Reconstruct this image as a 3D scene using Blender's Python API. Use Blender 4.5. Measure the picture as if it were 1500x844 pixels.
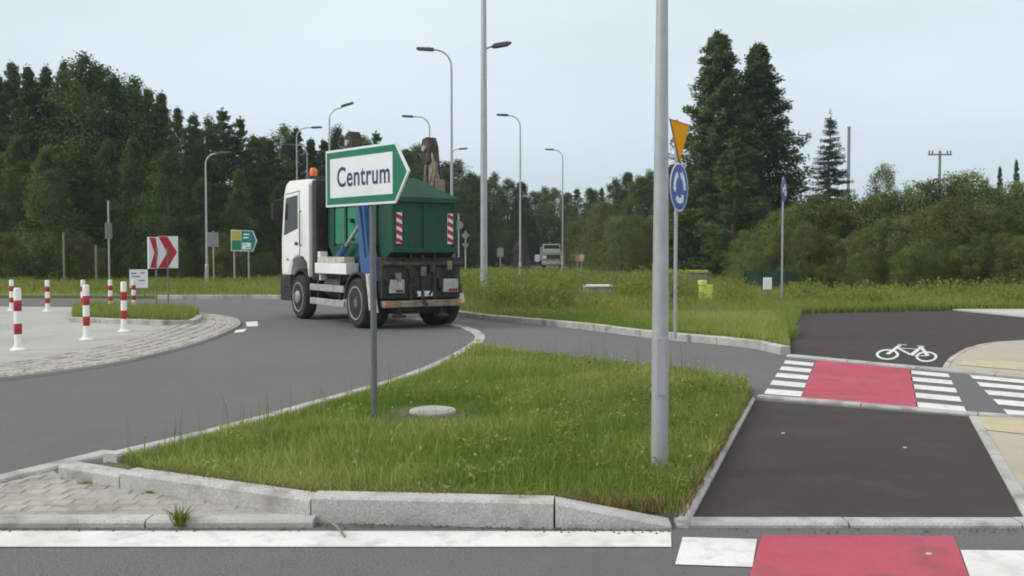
import bpy, bmesh, math, random
import numpy as np
from mathutils import Vector, Matrix
R = math.radians
for o in list(bpy.data.objects): bpy.data.objects.remove(o)
S = bpy.context.scene
C = S.collection

# ------------------------------------------------------------------ camera, sky, sun, exposure
CAMH, FPX, HOR = 1.6, 1400.0, 370.0
PITCH = math.atan((422 - HOR) / FPX)
cam_d = bpy.data.cameras.new('camera'); cam = bpy.data.objects.new('camera', cam_d); C.objects.link(cam)
cam.location = (0, 0, CAMH); cam.rotation_euler = (math.pi / 2 - PITCH, 0, 0)
cam_d.sensor_width = 36; cam_d.lens = FPX / 1500 * 36; cam_d.clip_start = 0.1; cam_d.clip_end = 3000
S.camera = cam
S.render.resolution_x, S.render.resolution_y = 1024, 576
try: S.cycles.filter_width = 1.9
except Exception: pass
SUN_DIR = Vector((-0.78, -0.20, 0.62)).normalized()          # towards the sun
w = bpy.data.worlds.new('World'); S.world = w; w.use_nodes = True
nt = w.node_tree; bgn = nt.nodes['Background']
sky = nt.nodes.new('ShaderNodeTexSky'); sky.sky_type = 'NISHITA'; sky.sun_disc = False
sky.sun_elevation = math.asin(SUN_DIR.z); sky.sun_rotation = math.atan2(SUN_DIR.x, SUN_DIR.y)
tc = nt.nodes.new('ShaderNodeTexCoord'); sx = nt.nodes.new('ShaderNodeSeparateXYZ')
nt.links.new(tc.outputs['Generated'], sx.inputs[0])
ramp = nt.nodes.new('ShaderNodeValToRGB')                    # even high cloud, paler overhead
e = ramp.color_ramp.elements
e[0].position = 0.0; e[0].color = (.475, .575, .645, 1)
e[1].position = 0.30; e[1].color = (.68, .75, .80, 1)
x = e.new(1.0); x.color = (1.0, 1.0, 1.0, 1)
x = e.new(.13); x.color = (.585, .675, .735, 1)
nt.links.new(sx.outputs['Z'], ramp.inputs[0])   # brighter towards the zenith, as under any overcast
mp = nt.nodes.new('ShaderNodeMapping'); mp.inputs['Scale'].default_value = (1.0, 1.0, 3.5)
nt.links.new(tc.outputs['Generated'], mp.inputs[0])
cn = nt.nodes.new('ShaderNodeTexNoise'); cn.inputs['Scale'].default_value = 1.7; cn.inputs['Detail'].default_value = 5
nt.links.new(mp.outputs[0], cn.inputs['Vector'])
mr = nt.nodes.new('ShaderNodeMapRange'); mr.inputs[1].default_value = .3; mr.inputs[2].default_value = .7
mr.inputs[3].default_value = 9.0; mr.inputs[4].default_value = 11.0
nt.links.new(cn.outputs[0], mr.inputs[0])
vm = nt.nodes.new('ShaderNodeVectorMath'); vm.operation = 'SCALE'
nt.links.new(ramp.outputs[0], vm.inputs[0]); nt.links.new(mr.outputs[0], vm.inputs['Scale'])
mx = nt.nodes.new('ShaderNodeMixRGB'); mx.inputs[0].default_value = .93
nt.links.new(sky.outputs[0], mx.inputs[1]); nt.links.new(vm.outputs[0], mx.inputs[2])
nt.links.new(mx.outputs[0], bgn.inputs[0]); bgn.inputs[1].default_value = 0.1
sl = bpy.data.lights.new('sun', 'SUN'); sl.energy = 1.5; sl.angle = R(14); sl.color = (1, .955, .88)
sun = bpy.data.objects.new('sun', sl); C.objects.link(sun)
sun.rotation_euler = SUN_DIR.to_track_quat('Z', 'Y').to_euler()
vs = S.view_settings; vs.view_transform = 'Standard'; vs.look = 'None'; vs.gamma = 1; vs.exposure = 0.27
vs.use_curve_mapping = False

# ------------------------------------------------------------------ pixel helpers
FW = Vector((0, math.cos(PITCH), -math.sin(PITCH))); UP = Vector((0, math.sin(PITCH), math.cos(PITCH)))
def ray(px, py): return FW + Vector((1, 0, 0)) * ((px - 750) / FPX) + UP * ((422 - py) / FPX)
def G(px, py, z=0.0):
    d = ray(px, py); t = (z - CAMH) / d.z
    return Vector((d.x * t, d.y * t, z))
def D(px, py, Y):
    d = ray(px, py); t = Y / d.y
    return Vector((d.x * t, Y, CAMH + d.z * t))

# ------------------------------------------------------------------ mesh helpers
class MB:
    def __init__(s): s.v = []; s.f = []
    def add(s, vs, fs):
        n = len(s.v); s.v += [tuple(p) for p in vs]; s.f += [tuple(i + n for i in f) for f in fs]; return s
    def box(s, x0, x1, y0, y1, z0, z1, b=0.0):
        if b <= 0:
            return s.add([(x0,y0,z0),(x1,y0,z0),(x1,y1,z0),(x0,y1,z0),(x0,y0,z1),(x1,y0,z1),(x1,y1,z1),(x0,y1,z1)],
                         [(3,2,1,0),(4,5,6,7),(0,1,5,4),(1,2,6,5),(2,3,7,6),(3,0,4,7)])
        bm = bmesh.new(); bmesh.ops.create_cube(bm, size=1)
        for v in bm.verts:
            v.co = Vector((x0 + (v.co.x + .5) * (x1 - x0), y0 + (v.co.y + .5) * (y1 - y0), z0 + (v.co.z + .5) * (z1 - z0)))
        bmesh.ops.bevel(bm, geom=bm.edges[:], offset=b, segments=2, affect='EDGES', profile=.6)
        bm.verts.index_update()
        s.add([v.co[:] for v in bm.verts], [tuple(v.index for v in f.verts) for f in bm.faces]); bm.free(); return s
    def prism(s, pts, axis, a0, a1, b=0.0):
        """extrude a 2-D outline along axis between a0 and a1"""
        bm = bmesh.new()
        def P(p, a): return {'x': (a, p[0], p[1]), 'y': (p[0], a, p[1]), 'z': (p[0], p[1], a)}[axis]
        lo = [bm.verts.new(P(p, a0)) for p in pts]; hi = [bm.verts.new(P(p, a1)) for p in pts]
        n = len(pts); bm.faces.new(lo[::-1]); bm.faces.new(hi)
        for i in range(n): bm.faces.new((lo[i], lo[(i+1) % n], hi[(i+1) % n], hi[i]))
        bmesh.ops.recalc_face_normals(bm, faces=bm.faces[:])
        if b > 0: bmesh.ops.bevel(bm, geom=bm.edges[:], offset=b, segments=2, affect='EDGES', profile=.6)
        bmesh.ops.triangulate(bm, faces=[f for f in bm.faces if len(f.verts) > 4])
        bm.verts.index_update()
        s.add([v.co[:] for v in bm.verts], [tuple(v.index for v in f.verts) for f in bm.faces]); bm.free(); return s
    def tube(s, pts, rad, n=10, cap=True):
        pts = [Vector(p) for p in pts]
        if not isinstance(rad, (list, tuple)): rad = [rad] * len(pts)
        base = len(s.v); prev = None
        for i, p in enumerate(pts):
            t = (pts[min(i+1, len(pts)-1)] - pts[max(i-1, 0)]).normalized()
            if prev is None:
                a = t.orthogonal().normalized()
            else:
                a = (prev - t * prev.dot(t))
                a = a.normalized() if a.length > 1e-6 else t.orthogonal().normalized()
            prev = a; b = t.cross(a)
            for k in range(n):
                th = 2 * math.pi * k / n
                s.v.append(tuple(p + (a * math.cos(th) + b * math.sin(th)) * rad[i]))
        for i in range(len(pts) - 1):
            for k in range(n):
                s.f.append((base+i*n+k, base+i*n+(k+1) % n, base+(i+1)*n+(k+1) % n, base+(i+1)*n+k))
        if cap:
            s.f.append(tuple(base + k for k in range(n))[::-1]); s.f.append(tuple(base + (len(pts)-1)*n + k for k in range(n)))
        return s
    def lathe(s, prof, axis='z', c=(0,0,0), n=24):
        """prof: (radius, height) along axis, closed with caps"""
        base = len(s.v)
        for r, h in prof:
            for k in range(n):
                th = 2*math.pi*k/n; u, v = r*math.cos(th), r*math.sin(th)
                p = {'z': (u, v, h), 'y': (v, h, u), 'x': (h, u, v)}[axis]
                s.v.append((p[0]+c[0], p[1]+c[1], p[2]+c[2]))
        for i in range(len(prof)-1):
            for k in range(n):
                s.f.append((base+i*n+k, base+i*n+(k+1) % n, base+(i+1)*n+(k+1) % n, base+(i+1)*n+k))
        s.f.append(tuple(base+k for k in range(n))[::-1]); s.f.append(tuple(base+(len(prof)-1)*n+k for k in range(n)))
        return s
    def build(s, name, m, parent=None, smooth=False):
        me = bpy.data.meshes.new(name); me.from_pydata(s.v, [], s.f); me.update()
        return link(name, me, m, parent, smooth)
def link(name, me, m, parent=None, smooth=False):
    if m is not None and not me.materials: me.materials.append(M[m] if isinstance(m, str) else m)
    if smooth:
        for p in me.polygons: p.use_smooth = True
        try: me.set_sharp_from_angle(angle=R(38))
        except Exception: pass
    o = bpy.data.objects.new(name, me); C.objects.link(o)
    if parent: o.parent = parent
    return o
def tag(o, label, cat, group=None, kind=None):
    if label: o['label'] = label
    if cat: o['category'] = cat
    if group: o['group'] = group
    if kind: o['kind'] = kind
    return o
def thing(name, label, cat, loc=(0,0,0), rz=0, group=None):
    o = bpy.data.objects.new(name, None); C.objects.link(o); o.location = loc; o.rotation_euler = (0, 0, rz)
    o.empty_display_size = .1
    return tag(o, label, cat, group)
def sheet(name, pts, z, m, parent=None, thick=0.0):
    mb = MB()
    if thick > 0: mb.prism([(p[0], p[1]) for p in pts], 'z', z - thick, z)
    else:
        bm = bmesh.new(); f = bm.faces.new([bm.verts.new((p[0], p[1], z)) for p in pts]); f.normal_update()
        if f.normal.z < 0: f.normal_flip()
        bmesh.ops.triangulate(bm, faces=bm.faces[:]); bm.verts.index_update()
        mb.add([v.co[:] for v in bm.verts], [tuple(v.index for v in f.verts) for f in bm.faces]); bm.free()
    return mb.build(name, m, parent)

# ------------------------------------------------------------------ materials
M = {}
def mat(name, c1, c2=None, scale=3.0, rough=.7, metal=0.0, bump=0.0, bscale=60.0, detail=6, spec=.4, big=None, bigscale=.35, grime=None):
    m = bpy.data.materials.new(name); m.use_nodes = True; M[name] = m
    t = m.node_tree; p = t.nodes['Principled BSDF']
    p.inputs['Roughness'].default_value = rough; p.inputs['Metallic'].default_value = metal
    p.inputs['Specular IOR Level'].default_value = spec
    tc = t.nodes.new('ShaderNodeNewGeometry') if big or grime else None
    co = t.nodes.new('ShaderNodeTexCoord').outputs['Object']
    n = t.nodes.new('ShaderNodeTexNoise'); n.inputs['Scale'].default_value = scale; n.inputs['Detail'].default_value = detail
    n.inputs['Roughness'].default_value = .65; t.links.new(co, n.inputs['Vector'])
    r = t.nodes.new('ShaderNodeMapRange'); r.inputs[1].default_value = .32; r.inputs[2].default_value = .68
    t.links.new(n.outputs[0], r.inputs[0])
    x = t.nodes.new('ShaderNodeMixRGB'); x.inputs[1].default_value = (*c1, 1); x.inputs[2].default_value = (*(c2 or c1), 1)
    t.links.new(r.outputs[0], x.inputs[0]); out = x.outputs[0]
    if big:
        n2 = t.nodes.new('ShaderNodeTexNoise'); n2.inputs['Scale'].default_value = bigscale; n2.inputs['Detail'].default_value = 4
        t.links.new(tc.outputs['Position'], n2.inputs['Vector'])
        r2 = t.nodes.new('ShaderNodeMapRange'); r2.inputs[1].default_value = .42; r2.inputs[2].default_value = .66
        r2.inputs[4].default_value = .85
        t.links.new(n2.outputs[0], r2.inputs[0])
        x2 = t.nodes.new('ShaderNodeMixRGB'); x2.inputs[2].default_value = (*big, 1)
        t.links.new(r2.outputs[0], x2.inputs[0]); t.links.new(out, x2.inputs[1]); out = x2.outputs[0]
    if grime:
        n3 = t.nodes.new('ShaderNodeTexNoise'); n3.inputs['Scale'].default_value = grime[1]; n3.inputs['Detail'].default_value = 8
        t.links.new(tc.outputs['Position'], n3.inputs['Vector'])
        r3 = t.nodes.new('ShaderNodeMapRange'); r3.inputs[1].default_value = .5; r3.inputs[2].default_value = .72; r3.inputs[4].default_value = grime[2]
        t.links.new(n3.outputs[0], r3.inputs[0])
        x3 = t.nodes.new('ShaderNodeMixRGB'); x3.inputs[2].default_value = (*grime[0], 1)
        t.links.new(r3.outputs[0], x3.inputs[0]); t.links.new(out, x3.inputs[1]); out = x3.outputs[0]
    t.links.new(out, p.inputs['Base Color'])
    if bump > 0:
        nb = t.nodes.new('ShaderNodeTexNoise'); nb.inputs['Scale'].default_value = bscale; nb.inputs['Detail'].default_value = 3
        t.links.new(co, nb.inputs['Vector'])
        b = t.nodes.new('ShaderNodeBump'); b.inputs['Strength'].default_value = bump; b.inputs['Distance'].default_value = .01
        t.links.new(nb.outputs[0], b.inputs['Height']); t.links.new(b.outputs[0], p.inputs['Normal'])
    return m
mat('asphalt', (.070,.068,.070), (.200,.197,.195), 70, .88, bump=.9, bscale=110, big=(.122,.120,.121), bigscale=.3, grime=((.18,.17,.16), 2.6, .25))
mat('asphalt_dark', (.019,.015,.0135), (.066,.056,.051), 75, .9, bump=.9, bscale=120, big=(.046,.039,.036), bigscale=.4, grime=((.085,.076,.068), 2.2, .3))
mat('kerb_concrete', (.34,.33,.31), (.60,.59,.56), 70, .9, bump=.5, bscale=110, big=(.36,.35,.33), bigscale=1.6, grime=((.17,.155,.13), 4.2, .75))
mat('sett', (.30,.29,.265), (.43,.415,.38), 22, .9, bump=.8, bscale=60, big=(.42,.40,.355), bigscale=1.4, grime=((.19,.175,.145), 3.2, .75))
mat('mortar', (.29,.275,.245), (.40,.38,.34), 25, .95, bump=.5, bscale=80, grime=((.17,.16,.11), 2.5, .6))
mat('apron_paving', (.34,.33,.305), (.45,.44,.405), 30, .92, bump=.3, bscale=90, big=(.36,.35,.32), bigscale=.5, grime=((.26,.245,.21), 1.2, .5))
mat('beige_paving', (.40,.355,.275), (.47,.42,.33), 40, .9, bump=.3, bscale=100, big=(.38,.345,.28), bigscale=.7, grime=((.26,.24,.20), 2, .35))
mat('tactile', (.46,.40,.26), (.52,.45,.30), 30, .9, bump=.4, bscale=40, grime=((.36,.32,.22), 2, .5))
mat('grey_paving', (.42,.42,.41), (.50,.50,.48), 30, .9, bump=.2, bscale=90)
mat('white_paint', (.66,.66,.63), (.78,.78,.75), 60, .75, bump=.3, bscale=160, big=(.62,.61,.57), bigscale=1.6, grime=((.36,.35,.33), 7, .55))
mat('red_paint', (.38,.045,.078), (.50,.075,.115), 70, .8, bump=.5, bscale=160, big=(.44,.09,.125), bigscale=.9, grime=((.20,.075,.08), 3.4, .75))
mat('soil', (.10,.085,.055), (.15,.125,.08), 14, .95, bump=.6, bscale=30, big=(.085,.10,.035), bigscale=1.0)
mat('turf', (.115,.140,.04), (.16,.18,.06), 3, .95, bump=.8, bscale=12, big=(.15,.16,.055), bigscale=.12)
mat('galvanised', (.40,.41,.42), (.48,.49,.50), 12, .45, .55, grime=((.30,.30,.30), 2.5, .4))
mat('pole_paint', (.40,.41,.42), (.46,.47,.48), 8, .42, .3, grime=((.33,.33,.32), 3, .35))
mat('sign_post', (.15,.16,.17), (.20,.21,.22), 10, .5, .5)
mat('lamp_head', (.075,.08,.085), (.10,.105,.11), 8, .5)
mat('sign_green', (.008,.16,.085), (.010,.18,.095), 6, .4)
mat('sign_white', (.74,.76,.77), (.80,.82,.83), 5, .4, grime=((.66,.67,.66), 3, .4))
mat('sign_navy', (.035,.04,.12), (.04,.048,.14), 10, .5)
mat('sign_blue', (.012,.045,.30), (.016,.055,.34), 6, .35)
mat('sign_yellow', (.80,.34,.002), (.84,.37,.004), 6, .7, spec=.1)
mat('sign_red', (.46,.012,.03), (.52,.02,.04), 8, .45)
mat('sign_back', (.20,.205,.21), (.27,.275,.28), 6, .6, .3)
mat('faded_red', (.34,.15,.13), (.42,.20,.18), 6, .6)
mat('sign_olive', (.42,.38,.06), (.46,.42,.09), 6, .5)
mat('sign_teal', (.01,.17,.16), (.015,.20,.19), 6, .5)
mat('bollard_white', (.74,.73,.70), (.82,.81,.78), 20, .5, grime=((.55,.53,.48), 9, .5))
mat('bollard_red', (.34,.018,.025), (.42,.03,.035), 20, .5, grime=((.25,.04,.04), 9, .5))
mat('truck_white', (.80,.80,.78), (.86,.86,.84), 4, .35, grime=((.55,.52,.47), 2.2, .3))
mat('truck_black', (.016,.016,.017), (.03,.03,.03), 8, .6, grime=((.07,.06,.05), 3, .6))
mat('truck_dirty', (.032,.027,.022), (.06,.048,.038), 6, .8, grime=((.14,.10,.07), 4, .7))
mat('truck_grey', (.34,.34,.33), (.48,.48,.46), 6, .55, .2, grime=((.13,.11,.09), 4, .65))
mat('truck_blue', (.018,.085,.26), (.025,.11,.32), 5, .45, grime=((.07,.08,.11), 3, .6))
mat('skip_green', (.006,.058,.034), (.010,.078,.044), 5, .6, grime=((.035,.036,.027), 3.2, .85))
mat('skip_light', (.02,.19,.10), (.03,.23,.125), 4, .5, grime=((.03,.10,.06), 2.6, .6))
mat('rusty', (.20,.15,.11), (.34,.29,.22), 6, .8, grime=((.07,.045,.03), 4, .85))
mat('tyre', (.018,.017,.016), (.035,.033,.031), 14, .9, grime=((.075,.065,.055), 5, .6))
mat('rim', (.30,.29,.27), (.40,.39,.37), 10, .6, .3, grime=((.12,.10,.08), 7, .7))
mat('glass', (.012,.014,.016), (.02,.023,.026), 3, .12, spec=.3)
mat('amber', (.75,.16,.03), (.85,.22,.04), 5, .25)
mat('tail_red', (.16,.012,.012), (.22,.02,.02), 9, .3)
mat('plate_cream', (.48,.45,.36), (.62,.59,.50), 9, .55, grime=((.16,.10,.06), 5, .8))
mat('bark', (.075,.058,.042), (.13,.10,.075), 12, .95, bump=.8, bscale=20)
mat('wood_post', (.17,.155,.13), (.26,.24,.21), 14, .9)
mat('fence_green', (.006,.04,.026), (.008,.055,.034), 8, .6)
mat('far_grey', (.22,.25,.21), (.30,.33,.28), 5, .6)
mat('marker_yellow', (.62,.66,.12), (.70,.74,.18), 6, .6)

def leafmat(name, c1, c2, transl=.28, soft=False):
    m = bpy.data.materials.new(name); m.use_nodes = True; M[name] = m
    t = m.node_tree; t.nodes.clear()
    out = t.nodes.new('ShaderNodeOutputMaterial'); at = t.nodes.new('ShaderNodeAttribute'); at.attribute_name = 'tint'
    oi = t.nodes.new('ShaderNodeObjectInfo')
    x = t.nodes.new('ShaderNodeMixRGB'); x.inputs[1].default_value = (*c1, 1); x.inputs[2].default_value = (*c2, 1)
    t.links.new(at.outputs['Fac'], x.inputs[0])
    h = t.nodes.new('ShaderNodeHueSaturation')
    a = t.nodes.new('ShaderNodeMapRange'); a.inputs[3].default_value = .72; a.inputs[4].default_value = 1.28
    t.links.new(oi.outputs['Random'], a.inputs[0]); t.links.new(a.outputs[0], h.inputs['Value'])
    a2 = t.nodes.new('ShaderNodeMapRange'); a2.inputs[3].default_value = .485; a2.inputs[4].default_value = .512
    ml = t.nodes.new('ShaderNodeMath'); ml.operation = 'MULTIPLY'; ml.inputs[1].default_value = 7.31
    fr = t.nodes.new('ShaderNodeMath'); fr.operation = 'FRACT'
    t.links.new(oi.outputs['Random'], ml.inputs[0]); t.links.new(ml.outputs[0], fr.inputs[0]); t.links.new(fr.outputs[0], a2.inputs[0])
    t.links.new(a2.outputs[0], h.inputs['Hue']); t.links.new(x.outputs[0], h.inputs['Color'])
    d = t.nodes.new('ShaderNodeBsdfDiffuse'); tr = t.nodes.new('ShaderNodeBsdfTranslucent')
    t.links.new(h.outputs[0], d.inputs[0]); t.links.new(h.outputs[0], tr.inputs[0])
    if soft:                                    # shading normal of the leaf spray instead of the single leaf
        an = t.nodes.new('ShaderNodeAttribute'); an.attribute_name = 'spray'
        vt = t.nodes.new('ShaderNodeVectorTransform'); vt.vector_type = 'NORMAL'; vt.convert_from = 'OBJECT'; vt.convert_to = 'WORLD'
        t.links.new(an.outputs['Vector'], vt.inputs[0]); t.links.new(vt.outputs[0], d.inputs['Normal'])
    ms = t.nodes.new('ShaderNodeMixShader'); ms.inputs[0].default_value = transl
    t.links.new(d.outputs[0], ms.inputs[1]); t.links.new(tr.outputs[0], ms.inputs[2]); t.links.new(ms.outputs[0], out.inputs[0])
    return m
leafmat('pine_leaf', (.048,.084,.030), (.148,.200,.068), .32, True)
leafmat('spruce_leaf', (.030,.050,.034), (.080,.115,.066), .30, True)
leafmat('broad_leaf', (.060,.118,.034), (.180,.245,.078), .36, True)
leafmat('shrub_leaf', (.108,.158,.040), (.270,.315,.105), .38, True)
leafmat('pale_leaf', (.12,.14,.12), (.20,.22,.19), .3, True)
leafmat('grass_blade', (.135,.220,.034), (.430,.430,.145), .48)
leafmat('weed_blade', (.125,.200,.034), (.340,.360,.105), .48)
leafmat('straw', (.14,.085,.035), (.38,.30,.14), .4)
leafmat('flower', (.62,.62,.50), (.70,.66,.30), .3)

# ------------------------------------------------------------------ the setting
def struct(o): o['kind'] = 'structure'; return o
rng = np.random.default_rng(7); random.seed(7)
ground = struct(sheet('ground', [(-900,-60),(900,-60),(900,1500),(-900,1500)], -.06, 'turf'))
road = struct(sheet('road', [(-90,-14),(90,-14),(90,46),(-90,46)], 0, 'asphalt'))

def xy(l, z=0.0): return [tuple(G(px, py, z)[:2]) for px, py in l]
def catmull(pts, n=6):
    out = []; P = [Vector(p) for p in pts]
    for i in range(len(P)-1):
        p0, p1, p2, p3 = P[max(i-1,0)], P[i], P[i+1], P[min(i+2,len(P)-1)]
        for k in range(n):
            t = k/n
            out.append(.5*((2*p1)+(p2-p0)*t+(2*p0-5*p1+4*p2-p3)*t*t+(3*p1-p0-3*p2+p3)*t**3))
    out.append(P[-1]); return [tuple(p) for p in out]
def arclen(pts):
    P = np.array(pts); d = np.r_[0, np.cumsum(np.linalg.norm(np.diff(P, axis=0), axis=1))]; return P, d
def at_s(P, d, s):
    return np.array([np.interp(s, d, P[:,0]), np.interp(s, d, P[:,1])])
def normal_s(P, d, s):
    a, b = at_s(P, d, max(s-.05, 0)), at_s(P, d, min(s+.05, d[-1])); t = (b-a)/max(np.linalg.norm(b-a), 1e-6)
    return np.array([-t[1], t[0]])
def kerb_run(parent, pts, width, z0, z1, length=1.0, side=1, name='kerb_stone', m='kerb_concrete', gap=.012, ztop=None):
    """stones laid end to end along pts, on its left (side=1) or right (-1)"""
    P, d = arclen(pts); n = max(1, round(d[-1]/length)); L = d[-1]/n
    for i in range(n):
        s0, s1 = i*L + gap/2, (i+1)*L - gap/2
        a, b = at_s(P,d,s0), at_s(P,d,s1); na, nb = normal_s(P,d,s0)*side, normal_s(P,d,s1)*side
        j = random.uniform(-.004, .004); za, zb = z1+j, z1+j+random.uniform(-.003,.003)
        if ztop: za, zb = ztop(s0/d[-1]), ztop(s1/d[-1])
        c = .014                                     # chamfered upper edges
        sec = [(0,-.25),(0,-c),(c,0),(width-c,0),(width,-c),(width,-.25)]
        vs = []
        for (q, nn, zz) in ((a,na,za),(b,nb,zb)):
            for u, h in sec: vs.append((q[0]+nn[0]*u, q[1]+nn[1]*u, zz+h if h > -.2 else z0))
        k = len(sec); fs = [(t, t+1, k+t+1, k+t) for t in range(k-1)] + [tuple(range(k))[::-1], tuple(range(k, 2*k))]
        if side > 0: fs = [f[::-1] for f in fs]
        MB().add(vs, fs).build(name, m, parent)
def empty_struct(name):
    o = bpy.data.objects.new(name, None); C.objects.link(o); o['kind'] = 'structure'; return o

# far verge (grass field beyond the junction), 10 cm above the road
VZ = .10
vedge_px = [(-700,436),(0,437),(270,438),(420,438),(560,447),(655,460),(720,469),(850,481),(970,496),(1100,508),(1158,520)]
vedge = catmull(xy(vedge_px), 5)
vright = xy([(1156,498),(1152,478),(1166,460),(1395,455)])
v_far = [(120,25.6),(120,900),(-500,900),(-500,34)]
verge_poly = vedge + vright + [(60,26.5)] + [(700,26.5),(700,900),(-700,900),(-700,vedge[0][1])]
verge = struct(sheet('verge', verge_poly, VZ, 'turf', thick=.14))
farkerb = empty_struct('far_kerb')
P_, d_ = arclen(vedge)
i0 = min(range(len(vedge)), key=lambda i: abs(vedge[i][0] - G(240,438).x) + abs(vedge[i][1]-G(240,438).y))
kerb_run(farkerb, vedge[i0:], .16, -.03, .135, 1.0, side=-1)

# grass island in front
IZ = .12
isl_left_px = [(150,663),(250,640),(350,616),(470,583),(545,562),(610,541),(655,521),(683,505)]
isl_left = catmull(xy(isl_left_px, .13), 4)
front_px = [(85,706),(175,722),(455,766)]
front = xy(front_px, 0.0) + [tuple(G(812,775)[:2]), tuple(G(985,777)[:2])]
right_edge = [tuple(G(1008,767,.03)[:2]), tuple(G(1106,584,.03)[:2])]
back_px = [(1106,582),(1092,560),(1040,548),(900,532),(780,519),(715,510),(683,505)]
island_poly = [(front[0][0]+.06, front[0][1]+.12), (front[1][0]+.02, front[1][1]+.10), (front[2][0], front[2][1]+.10), (front[3][0], front[3][1]+.10), (front[4][0]-.30, front[4][1]+.12), (front[4][0]-.12, front[4][1]+.30),
               (right_edge[0][0]-.02, right_edge[0][1]+.40), (right_edge[1][0]-.04, right_edge[1][1])] + xy(back_px[1:-1], .1) + [(p[0]+.05, p[1]-.02) for p in isl_left[::-1]]
island = struct(sheet('traffic_island', [tuple(p) for p in island_poly], IZ - .055, 'soil', thick=.12))
ik = empty_struct('island_kerb')
# front kerb stones (joints where the photograph has them)
kerb_run(ik, front[0:2], .16, -.03, .12, 9, side=1)
kerb_run(ik, front[1:3], .16, -.03, .145, 9, side=1)
kerb_run(ik, front[2:4], .16, -.03, .155, 9, side=1)
kerb_run(ik, front[3:5], .16, -.03, .15, 9, side=1, ztop=lambda t: .155 - .125*t)
kerb_run(ik, isl_left, .14, -.03, .125, 1.0, side=-1)
kerb_run(ik, right_edge, .075, -.03, .05, 1.0, side=1, name='edging_stone')
# hook of flush kerb round the tip of the island
hook = catmull(xy([(683,505),(694,497),(696,490),(686,483),(668,477),(640,472),(600,466)], .03), 5)
kerb_run(empty_struct('flush_kerb'), hook, .20, -.03, .025, .8, side=-1)
# flush strip along the roundabout lane at the gore, and the two blunt kerb ends
kerb_run(empty_struct('gore_edge'), catmull(xy([(-260,768),(-120,733),(0,698),(75,682),(150,663)], .03), 4), .17, -.03, .05, 1.0, side=-1)

# gore of rough setts at lower left
gore = struct(sheet('gore_paving', xy([(-420,764),(-262,775),(-120,740),(0,706),(70,690),(90,704),(178,721),(455,766),(440,770)]), .031, 'mortar'))
gp = [Vector(p) for p in xy([(-255,768),(-120,742),(0,708),(68,693),(90,707),(178,724),(440,762)])]
def inside(poly, x, y):
    c = False; n = len(poly); j = n-1
    for i in range(n):
        xi, yi = poly[i][0], poly[i][1]; xj, yj = poly[j][0], poly[j][1]
        if (yi > y) != (yj > y) and x < (xj-xi)*(y-yi)/(yj-yi)+xi: c = not c
        j = i
    return c
protos = []
for k in range(8):
    bm = bmesh.new(); bmesh.ops.create_cube(bm, size=1)
    for v in bm.verts:
        v.co.x *= .5*.2; v.co.y *= .5*.2; v.co.z = v.co.z*.05
        v.co.x *= 2*random.uniform(.86,1); v.co.y *= 2*random.uniform(.86,1); v.co.z += random.uniform(-.004,.004)
    bmesh.ops.bevel(bm, geom=[e for e in bm.edges if all(v.co.z > 0 for v in e.verts)], offset=.016, segments=1, affect='EDGES')
    me = bpy.data.meshes.new('sett'); bm.to_mesh(me); bm.free(); me.materials.append(M['sett']); protos.append(me)
def sett(parent, x, y, z, rz, sx=1, sy=1, rough=.008):
    o = bpy.data.objects.new('sett', random.choice(protos)); C.objects.link(o); o.parent = parent
    o.location = (x, y, z + random.uniform(-rough, rough)); o.scale = (sx, sy, 1)
    o.rotation_euler = (random.uniform(-.04,.04), random.uniform(-.04,.04), rz + random.uniform(-.07,.07)); return o
cnt = 0
for r in range(9):
    yy = 5.80 + r*.135
    for c in range(60):
        xx = -4.6 + c*.142 + (r % 2)*.07 + random.uniform(-.012,.012)
        if inside(gp, xx, yy) and random.random() > .04:
            sett(gore, xx, yy+random.uniform(-.012,.012), .010, random.uniform(-.06,.06), random.uniform(.64,.75), random.uniform(.60,.72), .004); cnt += 1
# flush kerb along the near road
nk = empty_struct('near_flush_kerb')
NY = 5.50
kerb_run(nk, [(-9, NY), (front[2][0]+.04, NY)], .15, -.03, .04, 1.0, side=1)
kerb_run(nk, [(front[4][0]+.03, NY), (9, NY-.02)], .14, -.03, .03, 1.0, side=1)

# cycle path, both sides of the slip road, and pavements
CZ = .014
path_near = struct(sheet('cycle_path', [(right_edge[0][0]+.0, NY+.135), right_edge[1]] + xy([(1419,612.5)]) + [(3.04, NY+.135)], CZ, 'asphalt_dark'))
edge_far_near = xy([(1108,583.5),(1500,615),(2100,663)])              # near edge of the slip road
edge_far_far = xy([(1160,522),(1390,543.5),(1500,553),(2100,606)])    # far edge of the slip road
bn = xy([(1419,612.5)])
pav = struct(sheet('pavement', [bn[0], edge_far_near[1], (9,9.2), (12,7.5), (12,NY+.13), (3.10,NY+.13)], .02, 'beige_paving'))
tb = xy([(1428,614.5),(1500,620.5),(1700,637),(1700,658),(1500,640),(1446,634)])
o = sheet('tactile_strip', tb, .026, 'tactile', pav)
path_far_poly = xy([(1160,522),(1390,543.5),(1393,536),(1402,526),(1420,515),(1445,507),(1480,503),(1520,501),(1700,499),(1900,498)]) + \
                xy([(1900,480),(1700,478),(1500,466),(1395,455.5),(1300,456),(1166,460),(1152,478),(1156,498)])
path_far = struct(sheet('cycle_path', path_far_poly, CZ, 'asphalt_dark'))
pav2_poly = xy([(1390,543.5),(1393,536),(1402,526),(1420,515),(1445,507),(1480,503),(1520,501),(1700,499),(1900,498),(1900,588),(1500,553)])
pav2 = struct(sheet('pavement', pav2_poly, .03, 'beige_paving', thick=.06))
o = sheet('tactile_strip', xy([(1402,538),(1500,546.5),(1700,564),(1700,549),(1500,535),(1412,530)]), .036, 'tactile', pav2)
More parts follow.
